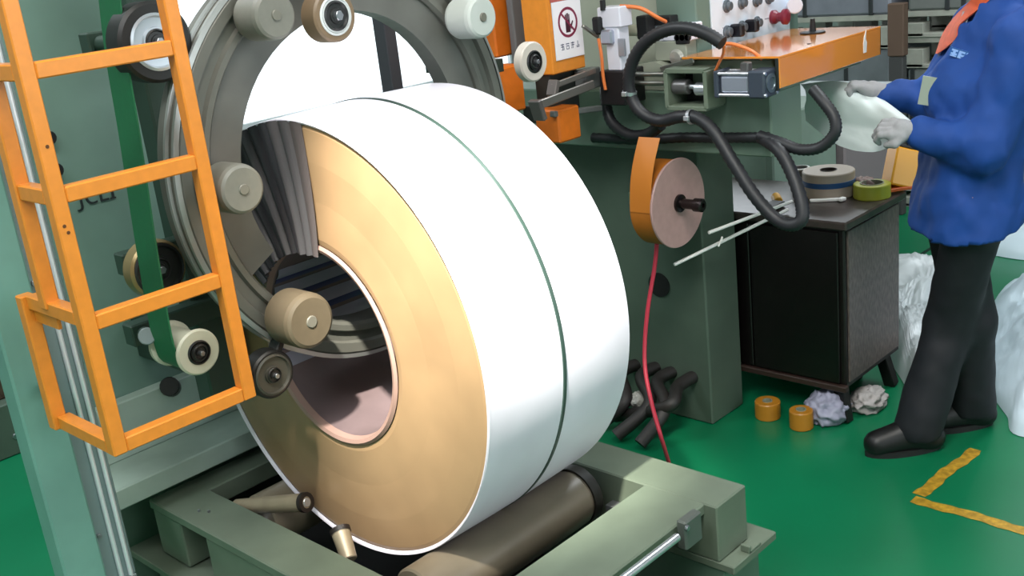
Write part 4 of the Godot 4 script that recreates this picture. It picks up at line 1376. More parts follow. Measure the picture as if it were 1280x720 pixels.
	# crumpled packaging behind
	for k in [[Vector3(3.90, 0.83, -2.16), Vector3(0.075, 0.05, 0.07), "crumpled pale film behind the blue-banded roll", 3, Color(0.55, 0.50, 0.48)], [Vector3(3.90, 0.83, -1.93), Vector3(0.06, 0.045, 0.06), "crumpled pinkish paper behind the yellow tape roll", 9, Color(0.52, 0.43, 0.40)]]:
		var q: Vector3 = k[0]
		s = mb(); crumple(s, q, k[1], k[3])
		tag(obj("crumpled_film", s, mat("crumple_%d" % k[3], k[4], 0.5)), k[2], "film", "")
	# under the cabinet
	for k in [[Vector3(3.411, 0.000, -2.095), 0.05, 0.07, "leftmost of the two small orange tape rolls under the dark cabinet", Vector3(0.06, 0, 0.02)], [Vector3(3.395, 0.000, -1.939), 0.045, 0.075, "rightmost of the two small orange tape rolls under the dark cabinet", Vector3(0.05, 0, 0.02)]]:
		var q2: Vector3 = k[0]
		o = thing("orange_roll", k[3], "roll", q2)
		s = mb(); lathe(s, q2, Vector3.UP, [Vector2(0.016, 0.0), Vector2(k[1] - 0.003, 0.0), Vector2(k[1], 0.004), Vector2(k[1], k[2] - 0.004), Vector2(k[1] - 0.003, k[2]), Vector2(0.02, k[2]), Vector2(0.018, 0.01)], 36)
		obj("tape", s, mat("tape_amber", Color(0.72, 0.48, 0.14), 0.35), o)
		s = mb(); lathe(s, q2, Vector3.UP, [Vector2(0.02, 0.004), Vector2(0.02, k[2] + 0.002), Vector2(0.016, k[2] + 0.002), Vector2(0.016, 0.004)], 24)
		obj("core", s, mat("core_card", Color.WHITE), o)
	s = mb(); crumple(s, Vector3(3.512, 0.045, -1.889), Vector3(0.10, 0.075, 0.09), 21, 48, 24)
	tag(obj("crumpled_paper", s, mat("paper_blue", Color(0.62, 0.62, 0.70), 0.5)), "crumpled bluish white paper under the dark cabinet", "paper", "")
	s = mb(); crumple(s, Vector3(3.681, 0.030, -1.807), Vector3(0.10, 0.05, 0.07), 33, 48, 24)
	tag(obj("crumpled_paper", s, mat("paper_grey", Color(0.66, 0.64, 0.63), 0.5)), "crumpled grey paper on the floor between the cabinet's slanted legs", "paper", "")

func pallet(at: Vector3, size: Vector3, label: String) -> void:
	# boards run along z; the open side faces -x
	var t := thing("pallet", label, "pallet", at)
	var m := mat("pallet_wood", Color(0.66, 0.66, 0.62), 0.7, 0.0, "worn", 3.0)
	for k in 5:
		var s := mb()
		var x := at.x - size.x * 0.5 + size.x * (k + 0.5) / 5.0
		bx(s, Vector3(x, at.y + size.y - 0.0125, at.z), Vector3(size.x / 5.0 - 0.03, 0.035, size.z), 0.003)
		obj("deck_board", s, m, t)
	for k in 3:
		for j in 3:
			var s := mb()
			bx(s, Vector3(at.x + (k - 1) * (size.x * 0.5 - 0.05), at.y + size.y * 0.5 - 0.03, at.z + (j - 1) * (size.z * 0.5 - 0.06)), Vector3(0.1, size.y - 0.07, 0.12), 0.003)
			obj("block", s, m, t)
	for k in 3:
		var s := mb()
		bx(s, Vector3(at.x + (k - 1) * (size.x * 0.5 - 0.05), at.y + 0.0125, at.z), Vector3(0.1, 0.025, size.z), 0.003)
		obj("bottom_board", s, m, t)

func bundle(at: Vector3, size: Vector3, c: Color, label: String, straps: Array) -> void:
	var t := thing("wrapped_bundle", label, "bundle", at)
	var s := mb()
	bx(s, at + Vector3(0, size.y * 0.5, 0), size, 0.015)
	obj("load", s, mat("bundle_%s" % c.to_html(false), c, 0.35, 0.0, "worn", 2.0), t)
	for k in straps:
		s = mb()
		var z: float = at.z + k * size.z
		bx(s, Vector3(at.x, at.y + size.y * 0.5 + 0.004, z), Vector3(size.x + 0.012, size.y + 0.008, 0.03), 0.004)
		obj("strap", s, mat("strap_dark", Color(0.16, 0.17, 0.18), 0.5), t)

func background() -> void:
	var gy := Color(0.48, 0.50, 0.53)
	# left stack, seen past the orange cover
	pallet(Vector3(6.95, 0.0, -3.40), Vector3(0.9, 0.13, 0.78), "grey wooden pallet on the floor under the left grey stack")
	bundle(Vector3(6.95, 0.135, -3.40), Vector3(0.88, 0.86, 0.74), Color(0.47, 0.49, 0.51), "lower grey wrapped bundle of the left stack beyond the orange cover", [0.1])
	pallet(Vector3(6.95, 1.0, -3.40), Vector3(0.9, 0.20, 0.78), "grey wooden pallet between the bundles of the left stack")
	bundle(Vector3(6.95, 1.205, -3.40), Vector3(0.88, 0.8, 0.74), Color(0.50, 0.51, 0.55), "upper grey wrapped bundle of the left stack beyond the orange cover", [-0.28, 0.33])
	# right stack, left of the worker's collar
	pallet(Vector3(6.95, 0.0, -2.52), Vector3(0.9, 0.13, 0.84), "grey wooden pallet on the floor behind the worker")
	bundle(Vector3(6.95, 0.135, -2.52), Vector3(0.88, 0.74, 0.80), Color(0.50, 0.52, 0.52), "lower grey wrapped bundle of the stack behind the worker's arms", [-0.46, -0.12])
	pallet(Vector3(6.95, 0.88, -2.52), Vector3(0.9, 0.18, 0.84), "lower of two pallets stacked behind the worker's chest")
	pallet(Vector3(6.95, 1.065, -2.52), Vector3(0.9, 0.15, 0.84), "upper of two pallets stacked behind the worker's chest")
	bundle(Vector3(6.95, 1.22, -2.52), Vector3(0.88, 0.7, 0.80), Color(0.46, 0.47, 0.46), "upper grey bundle with dark straps left of the worker's collar", [-0.2, -0.08])
	# brown carton between the stacks
	var t := thing("brown_carton", "brown carton standing upright between the two grey stacks", "carton", Vector3(6.33, 0, -2.87))
	var s := mb(); bx(s, Vector3(6.33, 1.136, -2.90), Vector3(0.07, 0.31, 0.10), 0.006)
	obj("box", s, mat("carton_brown", Color(0.36, 0.28, 0.23), 0.7), t)
	s = mb(); bx(s, Vector3(6.33, 0.49, -2.90), Vector3(0.06, 0.98, 0.09), 0.006)
	obj("stand", s, mat("carton_dark", Color(0.25, 0.25, 0.25), 0.7), t)
	# white carton with a dark strap seen under the cover
	t = thing("white_carton", "pale carton with a dark strap under the worker's film", "carton", Vector3(5.6, 0, -3.05))
	s = mb(); ext(s, 5.3, 5.9, 0.0, 0.70, -3.25, -2.72, 0.01)
	obj("box", s, mat("carton_pink", Color(0.50, 0.46, 0.47), 0.6), t)
	s = mb(); ext(s, 5.28, 5.92, 0.72, 0.90, -3.27, -2.70, 0.01)
	obj("lid", s, mat("carton_white", Color(0.75, 0.77, 0.78), 0.5), t)
	s = mb(); ext(s, 5.29, 5.91, 0.70, 0.72, -3.26, -2.71, 0.002)
	obj("strap", s, mat("strap_dark", Color.WHITE), t)
	s = mb(); ext(s, 5.285, 5.30, 0.0, 0.70, -2.80, -2.77, 0.002)
	obj("strap", s, mat("strap_dark", Color.WHITE), t)
	t = thing("added_rear_cabinet", "plain grey-green cabinet behind the drooping hose, added to cover the floor glare", "cabinet", Vector3(4.5, 0, -2.9))  # box added to cover the floor glare with plain grey-green
	s = mb(); ext(s, 4.3, 4.9, 0.02, 1.0, -3.3, -2.56, 0.008)
	obj("body", s, mat("rear_green", Color(0.50, 0.57, 0.52), 0.5, 0.0, "worn", 1.0), t)
	s = mb(); ext(s, 4.295, 4.302, 0.06, 0.96, -3.26, -2.60, 0.002)
	obj("door", s, mats["rear_green"], t)
	s = mb(); cyl(s, Vector3(4.295, 0.6, -2.66), Vector3(4.27, 0.6, -2.66), 0.012, 12)
	obj("door_knob", s, black(), t)
	# far left: low green case with bolts and a stack of timbers
	t = thing("green_case", "low green steel case with bolts at the far left behind the guide post", "case", Vector3(1.3, 0, -4.4))
	s = mb(); ext(s, 0.2, 2.2, 0.0, 0.24, -5.4, -4.68, 0.006)
	obj("body", s, mat("feeder_paint", Color.WHITE), t)
	bolt(t, Vector3(1.490, 0.085, -4.680), Vector3(0, 0, 1), 0.015)
	for k in 3:
		s = mb(); ext(s, 0.3, 2.1, 0.24 + k * 0.15, 0.34 + k * 0.15, -5.3, -4.75, 0.006)
		tag(obj("timber", s, mat("timber", Color(0.34, 0.27, 0.20), 0.7, 0.0, "grain", 2.0)), ["lowest of the brown timbers stacked on the green case", "middle of the brown timbers stacked on the green case", "topmost of the brown timbers stacked on the green case"][k], "timber", "")
	for k in 2:
		for x in [0.5, 1.4]:
			s = mb()
			ext(s, x, x + 0.06, 0.341 + k * 0.15, 0.389 + k * 0.15, -5.3, -4.75, 0.003)
			tag(obj("spacer_block", s, mat("spacer", Color(0.10, 0.10, 0.09), 0.7)), "dark spacer strip between the %s brown timbers, %s end" % ["lower two" if k == 0 else "upper two", "left" if x < 1.0 else "right"], "spacer", "")
	t = thing("far_machine", "tall pale green machine side at the far left beyond the guide post", "panel", Vector3(1.2, 0, -5.6))
	s = mb(); ext(s, -0.4, 2.3, 0.0, 2.6, -5.9, -5.6, 0.006)
	obj("panel", s, mat("far_green", Color(0.50, 0.62, 0.58), 0.5, 0.0, "worn", 0.8), t)
	s = mb(); tube(s, [Vector3(1.844, 0.979, -5.550), Vector3(1.954, 0.874, -5.500), Vector3(2.047, 0.766, -5.500), Vector3(2.156, 0.610, -5.550)], 0.03, 10, 6)
	tag(obj("black_cable", s, black()), "thick black cable slung across the pale green machine side at the far left", "cable", "")
	t = thing("steel_post", "slim dark post standing in the bright window seen through the ring", "post", Vector3(2.49, 0, -3.0))
	s = mb(); bar(s, Vector3(2.49, 0.0, -3.0), Vector3(2.49, 2.6, -3.0), 0.062, 0.05)
	obj("post", s, mat("post_dark", Color(0.24, 0.24, 0.26), 0.5, 0.3), t)
	s = mb(); ext(s, 2.41, 2.57, 0.0, 0.015, -3.08, -2.92, 0.002)
	obj("foot_plate", s, mat("post_dark", Color.WHITE), t)

func worker() -> void:
	var at := Vector3(3.57, 0, -1.46)
	var t := thing("person", "person in blue jacket with orange collar and dark trousers, gloved hands holding white film", "person", at)
	var pelvis := Vector3(3.61, 0.93, -1.42)
	var chest := Vector3(3.655, 1.26, -1.39)
	var neck := Vector3(3.69, 1.50, -1.36)
	var head := Vector3(3.66, 1.70, -1.40)
	var fw := Vector3(-0.72, 0, -0.69).normalized()
	var rt := Vector3(0.69, 0, -0.72).normalized()
	var shl := chest + Vector3(0, 0.19, 0) - rt * 0.19 - fw * 0.05
	var shr := chest + Vector3(0, 0.19, 0) + rt * 0.17 - fw * 0.06
	var ell: Vector3 = Vector3(3.460, 1.112, -1.295)
	var wrl: Vector3 = Vector3(3.424, 1.163, -1.488)
	var hdl: Vector3 = Vector3(3.403, 1.173, -1.543)
	var elr: Vector3 = Vector3(3.693, 1.212, -1.555)
	var wrr: Vector3 = Vector3(3.605, 1.247, -1.687)
	var hdr: Vector3 = Vector3(3.583, 1.270, -1.734)
	var anl := Vector3(3.445, 0.09, -1.50)
	var anr := Vector3(3.715, 0.09, -1.42)
	var hpl := pelvis - rt * 0.095
	var hpr := pelvis + rt * 0.095
	var knl: Vector3 = Vector3(3.585, 0.455, -1.448)
	var knr: Vector3 = Vector3(3.664, 0.435, -1.406)
	# the body: one continuous skin surface
	var body := [[pelvis + Vector3(0, 0.0, 0), chest, 0.115, 0.125], [chest, neck, 0.12, 0.06], [neck, head - Vector3(0, 0.06, 0), 0.052, 0.055],
		[chest + Vector3(0, 0.13, 0) - fw * 0.04, shl, 0.065, 0.05], [chest + Vector3(0, 0.13, 0) - fw * 0.04, shr, 0.065, 0.05],
		[shl, ell, 0.05, 0.038], [ell, wrl, 0.038, 0.027], [shr, elr, 0.05, 0.038], [elr, wrr, 0.038, 0.027],
		[pelvis, hpl, 0.10, 0.085], [pelvis, hpr, 0.10, 0.085], [hpl, knl, 0.085, 0.052], [knl, anl, 0.05, 0.038], [hpr, knr, 0.085, 0.052], [knr, anr, 0.05, 0.038],
		[anl, anl + fw * 0.13 - Vector3(0, 0.045, 0), 0.038, 0.03], [anr, anr + fw * 0.13 - Vector3(0, 0.045, 0), 0.038, 0.03]]
	var s := mb()
	nets(s, func(p: Vector3) -> float: return field(p, body, 0.04), Vector3(3.15, 0.0, -1.98), Vector3(4.0, 1.62, -1.08), 0.02)
	var skull := [[head + Vector3(0, 0.03, 0) - fw * 0.015, head + Vector3(0, 0.03, 0) + fw * 0.02, 0.085, 0.08], [head - Vector3(0, 0.05, 0) + fw * 0.03, head - Vector3(0, 0.07, 0) + fw * 0.06, 0.058, 0.035], [head - Vector3(0, 0.06, 0), neck, 0.055, 0.058],
		[head + fw * 0.098 + Vector3(0, 0.015, 0), head + fw * 0.118 - Vector3(0, 0.025, 0), 0.008, 0.014], [head + fw * 0.088 - Vector3(0, 0.055, 0) - rt * 0.018, head + fw * 0.088 - Vector3(0, 0.055, 0) + rt * 0.018, 0.011, 0.011],
		[head + rt * 0.08 + Vector3(0, 0.01, 0), head + rt * 0.082 - Vector3(0, 0.03, 0), 0.014, 0.009], [head - rt * 0.08 + Vector3(0, 0.01, 0), head - rt * 0.082 - Vector3(0, 0.03, 0), 0.014, 0.009]]
	nets(s, func(p: Vector3) -> float: return field(p, skull, 0.014), head - Vector3(0.14, 0.18, 0.14), head + Vector3(0.14, 0.14, 0.14), 0.008)
	var skin := mat("skin", Color(0.78, 0.58, 0.46), 0.5)
	obj("body", s, skin, t)
	s = mb()
	for e in [-1, 1]:
		lathe(s, head + fw * 0.078 + rt * 0.031 * e + Vector3(0, 0.012, 0), fw, [Vector2(0.012, 0.0), Vector2(0.010, 0.008), Vector2(0.005, 0.012), Vector2(0.0, 0.0125)], 16)
	obj("eyes", s, mat("eye", Color(0.12, 0.09, 0.08), 0.2), t)
	s = mb()
	var hair := [[head + Vector3(0, 0.05, 0) - fw * 0.03, head + Vector3(0, 0.055, 0) + fw * 0.02, 0.092, 0.084], [head + Vector3(0, 0.0, 0) - fw * 0.05, head + Vector3(0, 0.04, 0) - fw * 0.04, 0.07, 0.085]]
	nets(s, func(p: Vector3) -> float: return max(field(p, hair, 0.02), (p - head).dot(fw) - 0.06 - (p.y - head.y - 0.05) * 0.3), head - Vector3(0.15, 0.12, 0.15), head + Vector3(0.15, 0.17, 0.15), 0.01)
	obj("hair", s, mat("hair", Color(0.06, 0.05, 0.05), 0.6), t)
	# the jacket
	var nz := FastNoiseLite.new()
	nz.seed = 5
	nz.frequency = 7.0
	nz.fractal_octaves = 2
	var hem := 0.80
	var jk := [[Vector3(pelvis.x, 0.80, pelvis.z) - rt * 0.05, chest - rt * 0.05, 0.150, 0.135], [Vector3(pelvis.x, 0.80, pelvis.z) + rt * 0.05, chest + rt * 0.05, 0.150, 0.135],
		[Vector3(pelvis.x, 0.72, pelvis.z) - rt * 0.05, Vector3(pelvis.x, 0.85, pelvis.z) - rt * 0.05, 0.155, 0.15], [Vector3(pelvis.x, 0.72, pelvis.z) + rt * 0.05, Vector3(pelvis.x, 0.85, pelvis.z) + rt * 0.05, 0.155, 0.15],
		[chest + fw * 0.03, chest + Vector3(0, 0.17, 0) - fw * 0.04, 0.14, 0.095], [chest + Vector3(0, 0.19, 0) - fw * 0.05, shl - Vector3(0, 0.0, 0), 0.085, 0.075], [chest + Vector3(0, 0.19, 0) - fw * 0.05, shr - Vector3(0, 0.0, 0), 0.085, 0.07], [chest + Vector3(0, 0.15, 0) - fw * 0.03, neck + Vector3(0, 0.08, 0), 0.09, 0.078],
		[shl, ell, 0.083, 0.070], [ell, wrl, 0.070, 0.052], [shr, elr, 0.083, 0.066], [elr, wrr, 0.066, 0.05]]
	var solid := func(p: Vector3) -> float:
		return field(p, jk, 0.05)
	var cut := func(p: Vector3) -> float:
		var d := field(p, jk, 0.05) + 0.015 * nz.get_noise_3d(p.x * 1.0, p.y * 0.7, p.z * 1.0) + 0.005 * nz.get_noise_3d(p.x * 2.4 + 3.0, p.y * 1.6, p.z * 2.4)
		d = max(d, hem + 0.02 * sin(p.x * 9.0) - p.y)
		# open neck: a wedge cut down the front
		var q := p - (neck + fw * 0.10 + Vector3(0, 0.04, 0))
		var wedge: float = abs(q.dot(rt)) - (0.050 + q.y * 0.29)
		var into: float = max(wedge, max(0.03 - (p - chest).dot(fw), -0.05 - q.y))
		d = max(d, -into)
		d = max(d, p.y - neck.y - 0.09)
		return d
	s = mb()
	nets(s, cut, Vector3(3.18, 0.70, -1.96), Vector3(4.0, 1.62, -1.06), 0.013)
	var blue := mat("jacket_blue", Color(0.035, 0.26, 0.57), 0.75, 0.0, "worn", 3.0)
	var jacket := obj("jacket", s, blue, t, "royal blue work jacket")
	# orange collar and lining along the open neck, white shirt inside
	s = mb()
	var inner := [[chest + Vector3(0, 0.04, 0) - fw * 0.02, chest + Vector3(0, 0.16, 0) - fw * 0.06, 0.10, 0.075], [chest + Vector3(0, 0.15, 0) - fw * 0.05, neck + Vector3(0, 0.09, 0), 0.076, 0.068]]
	nets(s, func(p: Vector3) -> float: return max(max(field(p, inner, 0.04), p.y - neck.y - 0.095), chest.y - p.y), Vector3(3.45, 1.22, -1.62), Vector3(3.88, 1.62, -1.15), 0.012)
	obj("collar", s, mat("collar_orange", Color(0.92, 0.40, 0.24), 0.6, 0.0, "cloth", 5.0), t, "orange open collar")
	s = mb()
	var shirt := func(u: float, v: float) -> Vector3:
		var y: float = lerp(-0.01, 0.26, v)
		var r: float = lerp(0.142, 0.085, v)
		var c0 := chest.lerp(neck, v)
		return Vector3(c0.x, chest.y + y, c0.z) + fw * r + rt * (u - 0.5) * 0.05 + rt * 0.02
	sheet(s, shirt, 4, 10, 0.003)
	obj("shirt_edge", s, mat("shirt_grey", Color(0.72, 0.72, 0.74), 0.6, 0.0, "dirty", 20.0), t, "patterned grey white shirt edge")
	var nl := (fw * 0.55 - rt * 0.83).normalized()
	var lap_a := [Vector3(3.474, 1.413, -1.464), Vector3(3.509, 1.471, -1.456), Vector3(3.541, 1.519, -1.432), Vector3(3.586, 1.568, -1.395), Vector3(3.637, 1.615, -1.365)]
	var lap_b := [Vector3(3.461, 1.415, -1.448), Vector3(3.501, 1.454, -1.412), Vector3(3.513, 1.497, -1.405), Vector3(3.589, 1.560, -1.343), Vector3(3.643, 1.612, -1.313)]
	for k in 5:
		lap_a[k] = march(lap_a[k], solid)
		lap_b[k] = march(lap_b[k], solid)
	var lap_l := smooth_path(lap_a, 6)
	var lap_r := smooth_path(lap_b, 6)
	s = mb()
	var lapel := func(u: float, v: float) -> Vector3:
		var i := int(round(v * (lap_l.size() - 1)))
		return (lap_l[i] as Vector3).lerp(lap_r[i], u) + nl * (0.012 + 0.008 * sin(PI * u))
	sheet(s, lapel, 5, 24, 0.004)
	obj("lapel", s, mats["collar_orange"], t, "orange turned-out lapel")
	# breast print and badge
	var pm := StandardMaterial3D.new()
	pm.albedo_texture = breast_print()
	pm.roughness = 0.6
	var n0 := (fw * 0.55 - rt * 0.83).normalized()
	var up0 := Vector3.UP
	var side := up0.cross(n0).normalized()
	for k in [[Vector3(3.509, 1.407, -1.404), Vector2(0.058, 0.028), pm, "breast_print", "pale blue two-line print on the chest", 0.35], [Vector3(3.412, 1.303, -1.460), Vector2(0.05, 0.095), mat("badge_grey", Color(0.62, 0.66, 0.60), 0.25), "badge", "clear plastic badge holder", 0.18]]:
		var hit: Vector3 = march(k[0], solid)
		var q := BoxMesh.new()
		q.size = Vector3(k[1].x, k[1].y, 0.003)
		var mi := MeshInstance3D.new()
		mi.mesh = q
		mi.material_override = k[2]
		mi.name = k[3]
		mi.set_meta("label", k[4])
		t.add_child(mi, true)
		mi.basis = Basis(side, n0.cross(side), n0) * Basis(Vector3(0, 0, 1), -k[5])
		mi.position = hit + n0 * 0.010 - at
	# trousers
	s = mb()
	var tr := [[pelvis - Vector3(0, 0.04, 0) - rt * 0.04, pelvis + rt * 0.04 - Vector3(0, 0.04, 0), 0.112, 0.112], [pelvis - Vector3(0, 0.04, 0), hpl - Vector3(0, 0.08, 0), 0.095, 0.095], [pelvis - Vector3(0, 0.04, 0), hpr - Vector3(0, 0.08, 0), 0.095, 0.095],
		[hpl - Vector3(0, 0.06, 0), knl, 0.095, 0.085], [knl, anl + Vector3(0, 0.0, 0), 0.082, 0.086], [hpr - Vector3(0, 0.06, 0), knr, 0.095, 0.085], [knr, anr + Vector3(0, 0.0, 0), 0.082, 0.086]]
	nets(s, func(p: Vector3) -> float: return max(max(field(p, tr, 0.03) + 0.006 * nz.get_noise_3dv(p), 0.055 - p.y), p.y - 0.95), Vector3(3.28, 0.02, -1.70), Vector3(3.96, 1.0, -1.16), 0.015)
	obj("trousers", s, mat("trousers_navy", Color(0.055, 0.065, 0.10), 0.7, 0.0, "cloth", 3.0), t, "dark navy trousers")
	# boots
	for a in [anl, anr]:
		s = mb()
		var toe: Vector3 = a + fw * 0.15
		var bt := [[a + Vector3(0, 0.03, 0), Vector3(a.x, 0.05, a.z) - fw * 0.04, 0.05, 0.048], [Vector3(a.x, 0.048, a.z) - fw * 0.04, Vector3(toe.x, 0.04, toe.z), 0.05, 0.042], [a + Vector3(0, 0.0, 0), Vector3(toe.x, 0.045, toe.z), 0.05, 0.04]]
		nets(s, func(p: Vector3) -> float: return max(field(p, bt, 0.03), 0.012 - p.y), Vector3(a.x - 0.26, 0.0, a.z - 0.26), Vector3(a.x + 0.14, 0.2, a.z + 0.14), 0.011)
		var boot := obj("boot", s, mat("boot_black", Color(0.05, 0.05, 0.055), 0.45), t)
		s = mb()
		var sole := PackedVector2Array()
		for k in 24:
			var an := TAU * k / 24.0
			sole.append(Vector2(cos(an) * 0.140 + 0.055, sin(an) * (0.05 + 0.006 * cos(an))))
		prism(s, sole, Vector3(a.x, 0.0, a.z), fw, rt, Vector3(0, 0.022, 0))
		obj("sole", s, mat("sole", Color(0.09, 0.09, 0.09), 0.7), boot)
	# gloves with five fingers each
	hand(t, wrr, hdr, (hdr - wrr).normalized(), Vector3(0.1, 0.9, 0.3).normalized(), 1.0)
	hand(t, wrl, hdl, (hdl - wrl).normalized(), Vector3(-0.4, 0.8, 0.45).normalized(), -1.0)
	# the film the hands hold
	s = mb()
	var fa: Vector3 = Vector3(3.583, 1.287, -2.009)
	var fb: Vector3 = Vector3(3.563, 1.303, -1.844)
	var fc: Vector3 = Vector3(3.583, 1.259, -1.729)
	var fd: Vector3 = Vector3(3.462, 1.190, -1.537)
	var fe: Vector3 = Vector3(3.603, 1.153, -2.001)
	var ff: Vector3 = Vector3(3.532, 1.080, -1.832)
	var fg: Vector3 = Vector3(3.457, 1.082, -1.669)
	var fh: Vector3 = Vector3(3.393, 1.134, -1.549)
	var topl := smooth_path([fa, fb, fc, fd], 8)
	var botl := smooth_path([fe, ff, fg, fh], 8)
	var nf := FastNoiseLite.new()
	nf.seed = 12
	nf.frequency = 6.0
	var sheet_f := func(u: float, v: float) -> Vector3:
		var i := int(round(u * (topl.size() - 1)))
		var p: Vector3 = (topl[i] as Vector3).lerp(botl[i], v)
		# the upper third lies back over the hands, the rest hangs
		var bulge := sin(PI * min(v * 1.6, 1.0)) * 0.06
		p += Vector3(-0.6, 0.25, 0.6) * bulge
		p += Vector3(-0.7, 0.3, 0.7) * (0.010 * nf.get_noise_2d(u * 0.6, v * 0.6) + 0.007 * sin(u * 11.0 + v * 3.0) * v)
		return p
	sheet(s, sheet_f, 24, 22, 0.002)
	tag(obj("white_film", s, mat("film_white", Color(0.86, 0.90, 0.90), 0.35)), "sheet of white plastic film held in the worker's gloved hands", "film", "")

# walks a point along a direction onto a distance function's zero
func project_on(p: Vector3, n: Vector3, f: Callable) -> Vector3:
	for k in 24:
		var d: float = f.call(p)
		if abs(d) < 0.0005:
			break
		p -= n * clamp(d, -0.05, 0.05)
	return p

# follows the line from the eye through a point to the surface of a distance function (or to where it passes closest)
func march(p: Vector3, f: Callable) -> Vector3:
	var view := (p - Vector3(0, 1.92, 0)).normalized()
	var at := p - view * 0.35
	var best := at
	var least := 1e3
	for k in 80:
		var d: float = f.call(at)
		if d < least:
			least = d
			best = at
		if d < 0.001:
			break
		at += view * clamp(d, 0.003, 0.02)
	return best

func breast_print() -> ImageTexture:
	var im := Image.create(96, 52, false, Image.FORMAT_RGB8)
	im.fill(Color(0.14, 0.35, 0.64))
	var pale := Color(0.60, 0.74, 0.95)
	var rng := RandomNumberGenerator.new()
	rng.seed = 4
	for k in 7:
		var x := 3 + k * 13
		im.fill_rect(Rect2i(x, 4, 11, 6), pale)
		im.fill_rect(Rect2i(x + (rng.randi() % 6), 4, 5, 22), pale)
		im.fill_rect(Rect2i(x, 12 + rng.randi() % 4, 11, 6), pale)
		im.fill_rect(Rect2i(x, 22, 11, 6), pale)
	for k in 12:
		im.fill_rect(Rect2i(6 + k * 7, 36, 5, 10 - rng.randi() % 3), pale)
	return ImageTexture.create_from_image(im)

# A gloved hand closing over the film: a palm, four curled fingers of unequal length and a thumb from the side.
func hand(parent: Node3D, wrist: Vector3, palm: Vector3, dir: Vector3, back: Vector3, sgn: float) -> void:
	var x := back.cross(dir).normalized() * sgn
	var up := dir.cross(x).normalized() * sgn
	var pc := palm
	var caps := [[wrist - dir * 0.01, wrist + dir * 0.02, 0.036, 0.034], [wrist + dir * 0.02, pc, 0.034, 0.034], [pc - x * 0.026, pc + dir * 0.03 - x * 0.03, 0.022, 0.018], [pc + x * 0.022, pc + dir * 0.03 + x * 0.028, 0.022, 0.018]]
	var lens := [0.82, 1.0, 0.94, 0.74]
	for k in 4:
		var off := x * (-0.033 + k * 0.022)
		var b := pc + dir * 0.035 + off + up * 0.004
		var l: float = lens[k]
		var m := b + dir * 0.036 * l - up * 0.008
		var e := m + dir * 0.012 * l - up * 0.028 * l
		var tip := e - dir * 0.012 * l - up * 0.016 * l
		caps.append([b, m, 0.0115, 0.0105])
		caps.append([m, e, 0.0105, 0.0098])
		caps.append([e, tip, 0.0098, 0.009])
	var th := pc - x * 0.035 - dir * 0.005
	caps.append([th, th - x * 0.022 + dir * 0.018 - up * 0.012, 0.014, 0.0125])
	caps.append([th - x * 0.022 + dir * 0.018 - up * 0.012, th - x * 0.014 + dir * 0.045 - up * 0.028, 0.0125, 0.011])
	var lo := wrist.min(palm) - Vector3.ONE * 0.12
	var hi := wrist.max(palm) + Vector3.ONE * 0.12
	var s := mb()
	nets(s, func(p: Vector3) -> float: return field(p, caps, 0.007), lo, hi, 0.006)
	obj("glove", s, mat("glove_grey", Color(0.62, 0.62, 0.63), 0.8, 0.0, "fine", 12.0), parent, "grey white knitted glove")

# A low heap of crumpled sheeting on the floor: a ridged height field inside an outline.
func heap(s: SurfaceTool, outline: Array, height: float, seed_: int, cell := 0.03) -> void:
	var poly := PackedVector2Array()
	var lo := Vector2(1e3, 1e3)
	var hi := Vector2(-1e3, -1e3)
	for p in outline:
		var q := Vector2(p.x, p.z)
		poly.append(q)
		lo = lo.min(q)
		hi = hi.max(q)
	var n := FastNoiseLite.new()
	n.seed = seed_
	n.noise_type = FastNoiseLite.TYPE_CELLULAR
	n.cellular_return_type = FastNoiseLite.RETURN_DISTANCE2_SUB
	n.frequency = 2.2
	n.fractal_octaves = 2
	n.domain_warp_enabled = true
	n.domain_warp_amplitude = 0.4
	n.domain_warp_frequency = 1.5
	var n2 := FastNoiseLite.new()
	n2.seed = seed_ + 1
	n2.frequency = 1.3
	var mid := (lo + hi) * 0.5
	var loop := []
	for p in outline:
		loop.append(p)
	loop.append(outline[0])
	var rim := smooth_path(loop, 8)
	var f := func(u: float, v: float) -> Vector3:
		var i: int = int(round(u * (rim.size() - 1))) % (rim.size() - 1)
		var e: Vector3 = rim[i]
		var q := mid.lerp(Vector2(e.x, e.z), v)
		var rise: float = pow(max(1.0 - pow(v, 3.0), 0.0), 0.6)
		var y := height * rise * (0.80 + 0.45 * n2.get_noise_2dv(q) + 0.42 * (n.get_noise_2dv(q) + 0.5))
		return Vector3(q.x, max(y, 0.003), q.y)
	sheet(s, f, rim.size() - 1, int(40 * 0.03 / cell))

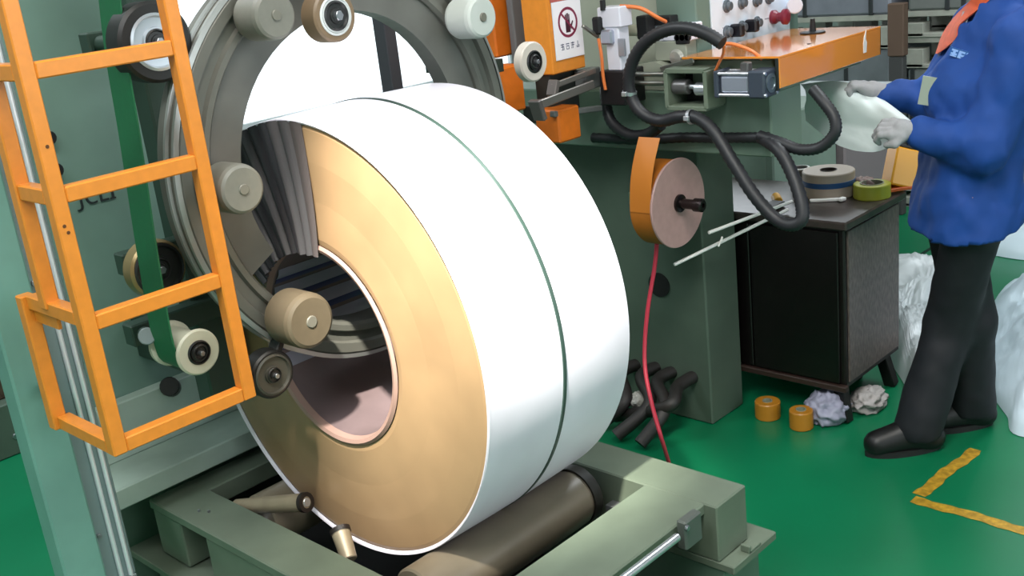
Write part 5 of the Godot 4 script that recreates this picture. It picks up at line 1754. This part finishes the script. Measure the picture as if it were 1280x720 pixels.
func floor_things() -> void:
	var s := mb()
	heap(s, [Vector3(3.835, 0.000, -1.697), Vector3(3.742, 0.000, -1.607), Vector3(3.880, 0.000, -1.587), Vector3(4.356, 0.000, -1.750), Vector3(5.1, 0, -2.0), Vector3(5.25, 0, -2.25), Vector3(5.0, 0, -2.5), Vector3(4.45, 0, -2.3), Vector3(4.15, 0, -1.95)], 0.30, 3)
	tag(obj("plastic_sheeting", s, mat("sheeting", Color(0.80, 0.82, 0.83), 0.35)), "heap of crumpled white plastic sheeting between the cabinet and the worker's legs", "sheeting", "")
	s = mb()
	heap(s, [Vector3(4.020, 0.000, -1.461), Vector3(3.855, 0.000, -1.340), Vector3(3.712, 0.000, -1.215), Vector3(3.95, 0, -0.8), Vector3(4.9, 0, -0.9), Vector3(5.4, 0, -1.3), Vector3(5.3, 0, -1.75), Vector3(4.9, 0, -1.80), Vector3(4.3, 0, -1.66)], 0.30, 8)
	tag(obj("plastic_sheeting", s, mat("sheeting_cool", Color(0.80, 0.86, 0.90), 0.35)), "wide heap of white plastic sheeting on the floor right of the worker's boots", "sheeting", "")
	s = mb()
	heap(s, [Vector3(5.75, 0, -2.2), Vector3(6.3, 0, -2.35), Vector3(6.4, 0, -1.7), Vector3(5.85, 0, -1.6), Vector3(5.7, 0, -1.9)], 0.2, 15)
	tag(obj("plastic_sheeting", s, mat("sheeting_cool", Color.WHITE)), "small far heap of white plastic sheeting right behind the worker's jacket hem", "sheeting", "")
	# yellow floor tape, worn
	for k in [[Vector3(3.138, 0.000, -1.364), Vector3(3.541, 0.000, -1.331), "worn yellow floor tape running from the corner towards the worker's boots"], [Vector3(3.104, 0.000, -1.368), Vector3(3.099, 0.000, -0.965), "yellow floor tape running from the corner out of the frame at the right"]]:
		var a: Vector3 = k[0]
		var b: Vector3 = k[1]
		var d := (b - a).normalized()
		var n := Vector3(-d.z, 0, d.x)
		var rng := RandomNumberGenerator.new()
		rng.seed = 11
		s = mb()
		var m := 14
		for i in m:
			var w0 := 0.023 + 0.003 * sin(i * 2.1)
			var w1 := 0.023 + 0.003 * sin((i + 1) * 2.1)
			var p0 := a.lerp(b, float(i) / m) + n * 0.004 * sin(i * 0.7)
			var p1 := a.lerp(b, float(i + 1) / m) + n * 0.004 * sin((i + 1) * 0.7)
			fquad(s, p0 - n * w0 + Vector3(0, 0.0015, 0), p0 + n * w0 + Vector3(0, 0.0015, 0), p1 + n * w1 + Vector3(0, 0.0015, 0), p1 - n * w1 + Vector3(0, 0.0015, 0), Vector3.UP)
		tag(obj("floor_tape", s, mat("tape_floor", Color(0.80, 0.62, 0.18), 0.5, 0.0, "dirty", 6.0)), k[2], "floor tape", "")
	# joint in the floor
	s = mb()
	bar(s, Vector3(5.10, 0.0005, -2.436), Vector3(6.6, 0.0005, -2.42), 0.02, 0.004)
	struct("trim_1", s, mat("joint_dark", Color(0.05, 0.16, 0.11), 0.6), "dark joint line in the green floor")
